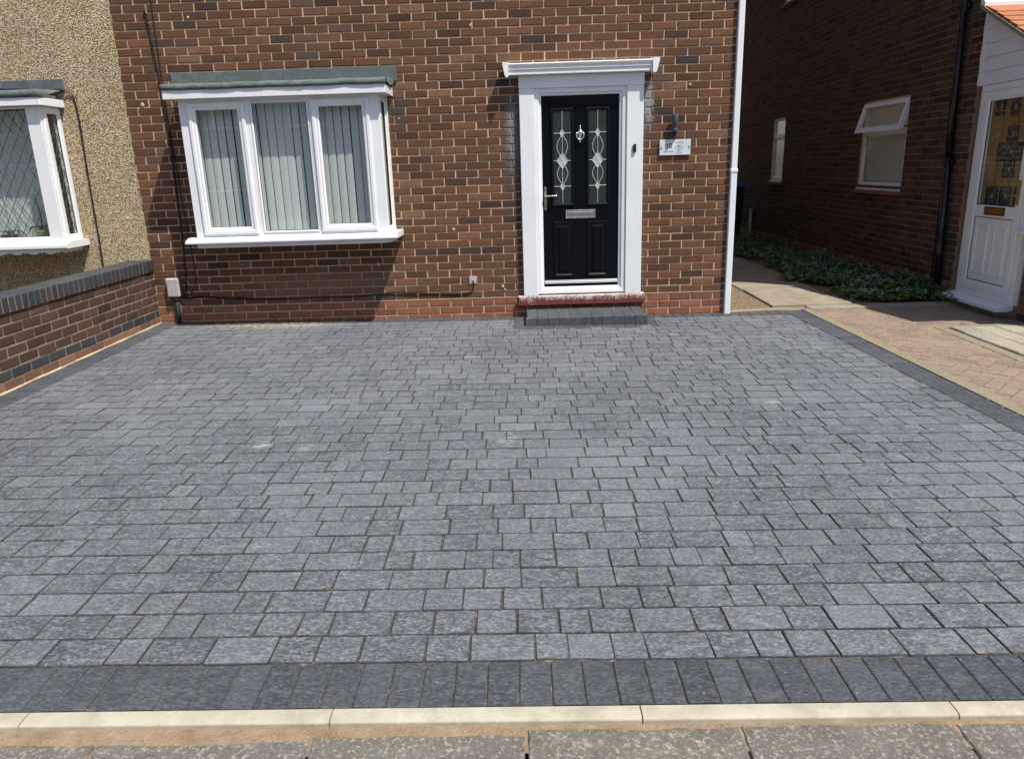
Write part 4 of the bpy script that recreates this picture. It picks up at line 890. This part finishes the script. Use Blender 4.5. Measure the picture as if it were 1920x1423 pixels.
cells = bond(-9.6, -.475, -1, 69, .012, .1125, holes, lambda k, u: 'red_brick' if k < 2 else 'side_brick')
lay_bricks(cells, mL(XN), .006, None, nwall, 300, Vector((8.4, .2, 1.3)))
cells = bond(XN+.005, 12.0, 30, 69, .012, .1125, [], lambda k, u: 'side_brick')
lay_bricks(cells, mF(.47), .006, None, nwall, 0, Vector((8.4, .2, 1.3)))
mb = MB(); mb.add([(8.15,.12,5.15),(14.3,.12,5.15),(14.3,5.0,7.8),(8.15,5.0,7.8),(8.15,10,5.15),(14.3,10,5.15)], [(0,1,2,3),(3,2,5,4),(0,3,4),(1,5,2),(0,4,5,1)]); mb.build('roof', 'roof_tile', nb)
mb = MB(); mb.add([(XN+.241,.72,-.1),(13,.72,-.1),(13,9.5,-.1),(XN+.241,9.5,-.1),(XN+.241,.72,5.1),(13,.72,5.1),(13,9.5,5.1),(XN+.241,9.5,5.1)], [(0,3,2,1),(4,5,6,7),(0,1,5,4),(1,2,6,5),(2,3,7,6)]); mb.build('room', 'room', nb)
def side_window(y0, y1, z0, z1, split, opened, nm='window'):
    """y0 near end, y1 far end"""
    m = mL(XN + .022); u0, u1 = -y1, -y0
    mb = MB(); mb.ring(u0, u1, z0, z1, [(0, -.04), (0, .0), (.005, .004), (.045, .004), (.050, -.002), (.050, -.05)], m); mb.cbox(XN+.020, XN+.062, y0+.05, y1-.05, split-.025, split+.025, .003)
    wd = mb.build(nm, 'upvc', nb)
    gu0, gu1 = u0+.05, u1-.05
    mb = MB(); mb.ring(gu0, gu1, z0+.05, split-.026, [(0, .0), (.018, -.004), (.022, -.02)], m); mb.build('bead', 'upvc', wd)
    mb = MB(); mb.box(XN+.040, XN+.044, -gu1, -gu0, z0+.05, split-.025); mb.build('pane', 'glass', wd)
    if opened:
        ang = R(16); H = z1 - split - .02; hz, hx = z1 - .03, XN + .012
        def mt(u, v, ww):
            dv = v - H; return (hx + dv*math.sin(ang)*1.0 - ww*math.cos(ang), -u, hz + dv*math.cos(ang) - ww*math.sin(ang)*-1.0*-1.0)
        mb = MB(); mb.ring(u0+.012, u1-.012, 0, H, [(0, -.045), (0, .012), (.006, .018), (.050, .018), (.062, .006), (.062, -.045), (0, -.045)], mt); so = mb.build('open_sash', 'upvc', wd)
        mb = MB(); V = [mt(a, b, -.01) for a, b in ((u0+.07, .06), (u1-.07, .06), (u1-.07, H-.06), (u0+.07, H-.06))] + [mt(a, b, -.014) for a, b in ((u0+.07, .06), (u1-.07, .06), (u1-.07, H-.06), (u0+.07, H-.06))]; mb.add(V, [(0,1,2,3), (7,6,5,4)]); mb.build('pane', 'glass', wd)
        mb = MB(); mb.tube([(XN+.03, y0+.05, split+.04), mt(-(y0+.045), .03, -.03)], .006, 6); mb.build('stay', 'black_plastic', wd)
    else:
        mb = MB(); mb.ring(gu0, gu1, split+.026, z1-.05, [(0, .0), (.018, -.004), (.022, -.02)], m); mb.build('bead', 'upvc', wd)
        mb = MB(); mb.box(XN+.040, XN+.044, -gu1, -gu0, split+.025, z1-.05); mb.build('pane', 'glass', wd)
    mb = MB(); mb.cbox(XN-.012, XN+.10, y0-.002, y1+.002, z0-.030, z0-.001, .004); mb.build('sill', 'upvc', wd)
    mb = MB(); mb.cbox(XN-.06, XN+.07, y0-.05, y1+.05, z0-.075, z0-.032, .006); mb.build('tile_sill', 'red_brick', wd)
    mb = MB(); mb.add([(XN+.075, -gu0, z0+.02), (XN+.075, -gu1, z0+.02), (XN+.075, -gu1, z1), (XN+.075, -gu0, z1)], [(0,1,2,3)]); mb.build('net_curtain', 'blind', wd)
    return wd
side_window(1.80, 3.02, 1.10, 2.20, 1.80, True); side_window(6.02, 6.66, 1.13, 2.22, 1.88, False); side_window(5.85, 6.45, 4.06, 4.95, 4.6, False)
# black downpipe, leaning a little
mb = MB(); mb.tube([(8.385, .795, 5.05), (8.385, .79, 3.0), (8.388, .735, 1.42)], .037, 14); bp = mb.build('downpipe', 'black_gloss', nb, True)
mb = MB(); mb.tube([(8.388, .727, 1.44), (8.390, .68, .6), (8.392, .655, -.03)], .0365, 14); mb.build('downpipe_length', 'black_gloss', bp, True)
for z, y in ((1.42, .733), (2.95, .789)):
    mb = MB(); mb.tube([(8.387, y, z-.045), (8.387, y, z+.045)], .044, 14); mb.cbox(8.40, XN, y-.05, y+.05, z-.02, z+.02, .004); mb.build('pipe_socket', 'black_gloss', bp)
mb = MB(); mb.tube([(8.437, .93, 4.9), (8.437, .90, 2.2), (8.437, .86, .1)], .006, 6); mb.build('wire', 'cable_black', bp, True)

# porch (lean-to) with side door
po = thing('porch', 'white and brick lean-to porch with orange tiled roof at right edge', 'porch', (9.2, -.4, -.03))
YP = -1.02
mb = MB(); mb.box(XN+.05, XN+.23, YP, -.565, -.12, .74); mb.box(XN+.05, 11.5, YP-.0, YP+.2, -.12, .74); pw = mb.build('dwarf_wall', 'side_mortar', po)
cells = bond(.57, -YP, -1, 9, .03, .1125, [], lambda k, u: 'engineering_brick' if k == 1 else ('red_brick' if k == 0 else 'side_brick'))
lay_bricks(cells, mL(XN+.05), .006, None, pw, 300, Vector((8.4, -.5, .4)))
cells = bond(XN+.06, 11.4, -1, 9, .03, .1125, [], lambda k, u: 'engineering_brick' if k == 1 else ('red_brick' if k == 0 else 'side_brick'))
lay_bricks(cells, mF(YP), .006, None, pw, 0, Vector((8.4, -.5, .4)))
m = mL(XN)
mb = MB(); mb.ring(-.385, .545, .085, 2.145, [(0, -.07), (0, .0), (.004, .004), (.060, .004), (.066, -.004), (.066, -.07)], m); pd = mb.build('door', 'upvc', po)
mb = MB(); mb.ring(-.316, .476, .150, 2.080, [(0, -.03), (0, .008), (.006, .014), (.076, .014), (.088, .002), (.094, -.002), (.094, -.03)], m); mb.cbox(XN-.012, XN+.03, -.388, .228, .885, 1.000, .004); mb.build('door_leaf', 'upvc', pd)
mb = MB(); mb.ring(-.224, .384, 1.0, 1.992, [(0, .0), (.006, .001), (.009, -.006)], m); mb.ring(-.224, .384, .242, .884, [(0, .0), (.006, .001), (.009, -.006)], m); mb.build('gasket', 'black_plastic', pd)
mb = MB(); mb.box(XN+.004, XN+.02, -.382, .222, .244, .884); pn = mb.build('lower_panel', 'upvc', pd)
for (a, b) in ((-.165, .035), (.125, .325)):
    mb = MB(); mb.ring(a, b, .32, .81, [(0, -.004), (.006, .006), (.014, .008), (.024, -.002)], mL(XN)); mb.build('moulding', 'upvc', pn)
mb = MB(); mb.box(XN+.006, XN+.010, -.382, .222, 1.0, 1.99); mb.build('pane', 'glass', pd)
mb = MB(); mb.cbox(XN-.020, XN-.008, -.255, .045, .915, .982, .004); lp2 = mb.build('letter_plate', 'brass', pd)
mb = MB(); mb.ring(-.050, .260, .910, .987, [(0, -.002), (0, .014), (.006, .016), (.012, .01), (.012, 0)], mL(XN-.008)); mb.build('letter_frame', 'print_black', lp2)
mb = MB(); mb.cbox(XN-.026, XN-.014, -.450, -.418, 1.02, 1.25, .004); mb.tube([(XN-.02, -.434, 1.105), (XN-.055, -.434, 1.105), (XN-.058, -.40, 1.105), (XN-.055, -.33, 1.103)], .008, 8); mb.build('handle', 'brass', pd)
mb = MB(); pr = [(XN-.145, .030), (XN-.145, .062), (XN-.138, .070), (XN+.02, .086), (XN+.02, .045), (XN-.03, .030)]; mb.prism(pr, -.545, .44, lambda u, v, a: (u, a, v)); mb.build('door_sill', 'upvc', po)
# inner oak door seen through the glazing
mb = MB(); mb.box(XN+.13, XN+1.03, .420, .462, -.04, 2.08); idr = mb.build('inner_door', 'oak', po)
for k in range(1, 6):
    mb = MB(); xg = XN+.13 + k*.15; mb.box(xg-.002, xg+.002, .4165, .4195, -.03, 2.07); mb.build('plank_groove', 'print_black', idr)
for (a, b, c_, d) in ((8.632, 8.725, 1.85, 2.035), (8.78, 8.868, 1.85, 2.035), (8.93, 9.02, 1.85, 2.035), (8.782, 8.895, 1.600, 1.765), (8.707, 8.984, 1.412, 1.598), (8.787, 8.905, 1.245, 1.410), (8.650, 8.766, .975, 1.160), (8.790, 8.906, .97, 1.155), (8.935, 9.05, .965, 1.150)):
    mb = MB(); mb.ring(a, b, c_, d, [(0, 0), (.003, .006), (.012, .006), (.015, .0)], mF(.4155)); mb.build('came_border', 'print_black', idr)
    mb = MB(); mb.box(a+.01, b-.01, .411, .4145, c_+.01, d-.01); sp_ = mb.build('stained_pane', 'stained_glass', idr)
    mb = MB(); cx, cz = (a+b)/2, (c_+d)/2; mb.prism([(cx-.014, cz), (cx, cz-.03), (cx+.014, cz), (cx, cz+.03)], .4085, .4105, lambda u, v, q: (u, q, v)); mb.build('glass_motif', 'bevel_glass', idr)
mb = MB(); mb.box(XN+.04, XN+.12, .40, .462, -.05, 2.2); mb.box(XN+1.04, XN+1.12, .40, .462, -.05, 2.2); mb.box(XN+.125, XN+1.035, .40, .462, 2.085, 2.2); mb.build('inner_frame', 'upvc', po)
mb = MB(); mb.box(XN+.01, 11.5, YP, .46, -.09, -.05); mb.build('porch_floor', 'path_concrete', po)
# side light window to the right of the door, with sill
mb = MB(); mb.ring(.58, -YP, .80, 2.10, [(0, -.07), (0, .0), (.06, .0), (.07, -.01), (.07, -.07)], mL(XN+.03)); sw = mb.build('side_window', 'upvc', po)
mb = MB(); mb.box(XN+.06, XN+.064, YP+.07, -.65, .87, 2.03); mb.build('pane', 'glass', sw)
mb = MB(); pr = [(XN-.06, .775), (XN-.06, .795), (XN+.08, .812), (XN+.08, .765)]; mb.prism(pr, YP-.05, -.50, lambda u, v, a: (u, a, v)); mb.build('sill', 'upvc', sw)
mb = MB(); mb.ring(XN+.06, 11.4, .80, 2.10, [(0, -.07), (0, .0), (.06, .0), (.07, -.01), (.07, -.07)], mF(YP+.03)); fw = mb.build('front_window', 'upvc', po)
mb = MB(); mb.box(XN+.12, 11.3, YP+.02, YP+.024, .87, 2.03); mb.build('pane', 'glass', fw)
# gable cladding boards under the sloping roof
yz = lambda y: 2.865 + (y - .45)*.52          # underside of roof along y
z = 2.150; bd = 0
gm = MB(); gm.add([(XN+.03, .455, 2.14), (XN+.03, YP, 2.14), (XN+.03, YP, max(2.15, yz(YP))), (XN+.03, .455, yz(.455)-.01)], [(0,1,2,3)]); gcl = gm.build('gable_cladding', 'flaked_paint', po)
while z < 2.86:
    z1 = z + .128; ytop = lambda zz: max(YP, .45 + (zz - 2.865)/.52)
    a0 = ytop(z); a1 = ytop(min(z1, 2.86)); y1 = .452
    if y1 - a0 > .03:
        mb = MB(); mb.add([(XN-.004, a0, z), (XN-.004, y1, z), (XN+.010, y1, min(z1, 2.86)), (XN+.010, min(a1, y1-.002), min(z1, 2.86)), (XN+.028, a0, z), (XN+.028, y1, z), (XN+.028, y1, min(z1, 2.86)), (XN+.028, min(a1, y1-.002), min(z1, 2.86))],
                         [(0,1,2,3), (7,6,5,4), (0,4,5,1), (1,5,6,2), (2,6,7,3), (3,7,4,0)]); mb.build('board', 'flaked_paint', gcl)
    z += .130
mb = MB(); mb.prism([(.456, 2.15), (.480, 2.16), (.472, 2.30), (.486, 2.42), (.474, 2.55), (.484, 2.70), (.470, 2.86), (.440, 2.86), (.440, 2.15)], XN-.012, XN+.03, lambda u, v, a: (a, u, v)); mb.build('corner_fillet', 'flaked_paint', gcl)
V = []
for dz in (.0, .035): V += [(XN-.09, .47, yz(.47)+dz), (XN-.09, YP-.2, yz(YP-.2)+dz), (11.6, YP-.2, yz(YP-.2)+dz), (11.6, .47, yz(.47)+dz)]
mb = MB(); mb.add(V, [(0,1,2,3), (4,7,6,5), (0,4,5,1), (1,5,6,2), (2,6,7,3), (3,7,4,0)]); rf = mb.build('roof', 'path_concrete', po)
s_ = math.hypot(1, .52); k = 0
y = .40
while y > YP - .25:
    for i in range(12):
        x0 = XN - .075 + i*.262; mb = MB(); mb.cr = 0; zt0 = yz(y) + .045; y1 = y - .20; zt1 = yz(y1) + .066
        V = [(x0, y, zt0), (x0+.258, y, zt0), (x0+.258, y1, zt1), (x0, y1, zt1), (x0, y, zt0-.014), (x0+.258, y, zt0-.014), (x0+.258, y1, zt1-.016), (x0, y1, zt1-.016)]
        mb.add(V, [(0,1,2,3), (7,6,5,4), (0,4,5,1), (1,5,6,2), (2,6,7,3), (3,7,4,0)]); mb.build('tile', 'terracotta', rf)
    y -= .115 if k < 3 else .17; k += 1
mb = MB(); mb.prism([(.395, yz(.40)+.035), (.395, yz(.40)+.075), (.42, yz(.40)+.10), (.468, yz(.40)+.11), (.468, yz(.40)+.03)], XN-.085, 11.6, lambda u, v, a: (a, u, v)); mb.build('mortar_flashing', 'white_paint', rf)

# ------------------------------------------------------------------ passage things
wb = thing('wheelie_bin', 'black wheelie bin with blue lid at the far end of the path', 'bin', (7.88, 7.45, 0))
mb = MB(); mb.add([(7.66,7.2,.05),(8.10,7.2,.05),(8.10,7.66,.05),(7.66,7.66,.05),(7.61,7.15,1.0),(8.15,7.15,1.0),(8.15,7.74,1.0),(7.61,7.74,1.0)], [(0,3,2,1),(4,5,6,7),(0,1,5,4),(1,2,6,5),(2,3,7,6),(3,0,4,7)]); mb.build('body', 'bin_black', wb)
mb = MB(); mb.add([(7.59,7.10,1.001),(8.17,7.10,1.001),(8.17,7.78,1.001),(7.59,7.78,1.001),(7.62,7.15,1.055),(8.14,7.15,1.055),(8.14,7.74,1.085),(7.62,7.74,1.085)], [(4,5,6,7),(0,1,5,4),(1,2,6,5),(2,3,7,6),(3,0,4,7),(0,3,2,1)]); mb.build('lid', 'bin_blue', wb)
for sx in (7.68, 8.08):
    mb = MB(); mb.lathe([(.09, -.025), (.10, -.015), (.10, .015), (.09, .025)], (sx, 7.72, .10), 'x', 16); mb.build('wheel', 'black_plastic', wb)
mb = MB(); mb.tube([(7.66, 7.80, 1.0), (8.10, 7.80, 1.0)], .016, 8); mb.build('handle', 'bin_black', wb)
vp = thing('vent_pipe', 'short white upright pipe against the dark side wall by the bin', 'pipe', (8.40, 7.55, 0))
mb = MB(); mb.tube([(8.405, 7.55, -.02), (8.405, 7.55, .50)], .026, 12); mb.build('pipe', 'old_pipe', vp, True)
mb = MB(); mb.tube([(8.405, 7.55, .50), (8.405, 7.55, .56)], .034, 12); mb.build('cap', 'old_pipe', vp, True)

# flowering ground cover and weeds
rg = random.Random(3)
def leafage(mb, fl, x, y, h, rr, n, nf, size):
    for i in range(n):
        a = rg.uniform(0, 6.283); d = rr*math.sqrt(rg.random()); hz = h*(1 - .55*(d/rr)**2)*rg.uniform(.35, 1.05)
        cx, cy, cz = x + d*math.cos(a), y + d*math.sin(a), hz; s = size*rg.choice((.5, .7, .9, 1.1, 1.5)); th = rg.uniform(0, 6.283); tl = rg.uniform(-.7, .7); tl2 = rg.uniform(-.5, .5)
        mx = Euler((tl, tl2, th)).to_matrix(); mb.cr = rg.random()
        pts = [(-s, 0, 0), (-.45*s, -.75*s, .12*s), (.5*s, -.7*s, .1*s), (s, 0, -.1*s), (.5*s, .7*s, .1*s), (-.45*s, .75*s, .12*s), (0, 0, -.08*s)]
        V = [tuple(Vector((cx, cy, cz)) + mx @ Vector(p)) for p in pts]
        if any(q[0] > XN - .012 for q in V): continue
        mb.add(V, [(6, k, (k+1) % 6) for k in range(6)])
    for i in range(nf):
        a = rg.uniform(0, 6.283); d = rr*math.sqrt(rg.random()); hz = h*(1 - .5*(d/rr)**2)*rg.uniform(.9, 1.3)
        c_ = Vector((x + d*math.cos(a), y + d*math.sin(a), hz)); s = rg.uniform(.006, .011); fl.cr = rg.random()
        if c_.x > XN - .02: continue
        mx = Euler((rg.uniform(-.8, .8), rg.uniform(-.8, .8), rg.uniform(0, 6))).to_matrix()
        fl.add([tuple(c_ + mx @ Vector((s*math.cos(k*1.2566)*(1 if k % 1 == 0 else .5), s*math.sin(k*1.2566), .003))) for k in range(5)], [(0,1,2,3,4)])
mb = MB(); fl = MB(); 
for i in range(330):
    y = .40 + (rg.random()**1.35)*6.6; xl = 7.42 + .10*math.sin(y*2.3) + .08*math.sin(y*5.1+1); x = rg.uniform(xl, 8.42)
    h = rg.uniform(.05, .17) + .10*max(0, (x - 7.8)); leafage(mb, fl, x, y, h*(.7 if y < .7 else 1), rg.uniform(.10, .2), 42 if y < 4 else 22, 9 if y < 4 else 3, .026)
gc = stuff(mb.build('ground_cover', 'leaf')); tag(gc, 'green leafy ground cover with tiny lilac flowers along the dark side wall', 'ground cover')
stuff(fl.build('flowers', 'flower', gc))
for lab, (x, y, n, h, rr) in (('small weed sprouting at the foot of the black downpipe', (8.30, .22, 60, .09, .17)), ('weed tuft in the dark corner beside the white downpipe', (6.70, 3.15, 80, .26, .13))):
    mb = MB(); fl = MB(); leafage(mb, fl, x, y, h, rr, n, 0, .022); wd = mb.build('weed', 'leaf'); tag(wd, lab, 'weed', 'weeds by the walls')

# ------------------------------------------------------------------ terrace across the street, mirrored faintly in the window glass
tr_ = thing('terrace', 'brick terrace across the street mirrored in the bay window panes', 'building', (0, -24, 0))
mb = MB(); mb.box(-26, 30, -32, -24, -.12, 5.2); mb.build('wall', 'wall_brick', tr_)
mb = MB(); mb.add([(-26.3,-23.6,5.15),(30.3,-23.6,5.15),(30.3,-28,8.2),(-26.3,-28,8.2),(-26.3,-32.4,5.15),(30.3,-32.4,5.15)], [(0,1,2,3),(3,2,5,4),(0,3,4),(1,5,2),(0,4,5,1)]); mb.build('roof', 'roof_tile', tr_)
for k in range(7):
    x0 = -25 + k*7.8
    for (a, b, c_, d) in ((x0, x0+2.4, .9, 2.2), (x0+.2, x0+2.2, 3.3, 4.5), (x0+4.2, x0+5.8, 3.3, 4.5)):
        mb = MB(); mb.box(a, b, -24.05, -23.98, c_, d); wn_ = mb.build('window', 'upvc', tr_)
        for q in (0, 1):
            w2 = (b-a)/2; mb = MB(); mb.box(a + q*w2 + .08, a + (q+1)*w2 - .08, -23.98, -23.97, c_+.08, d-.08); mb.build('pane', 'clear_dark', wn_)
    mb = MB(); mb.box(x0+4.4, x0+5.4, -24.05, -23.98, 0, 2.1); mb.build('door', 'door_skin', tr_)
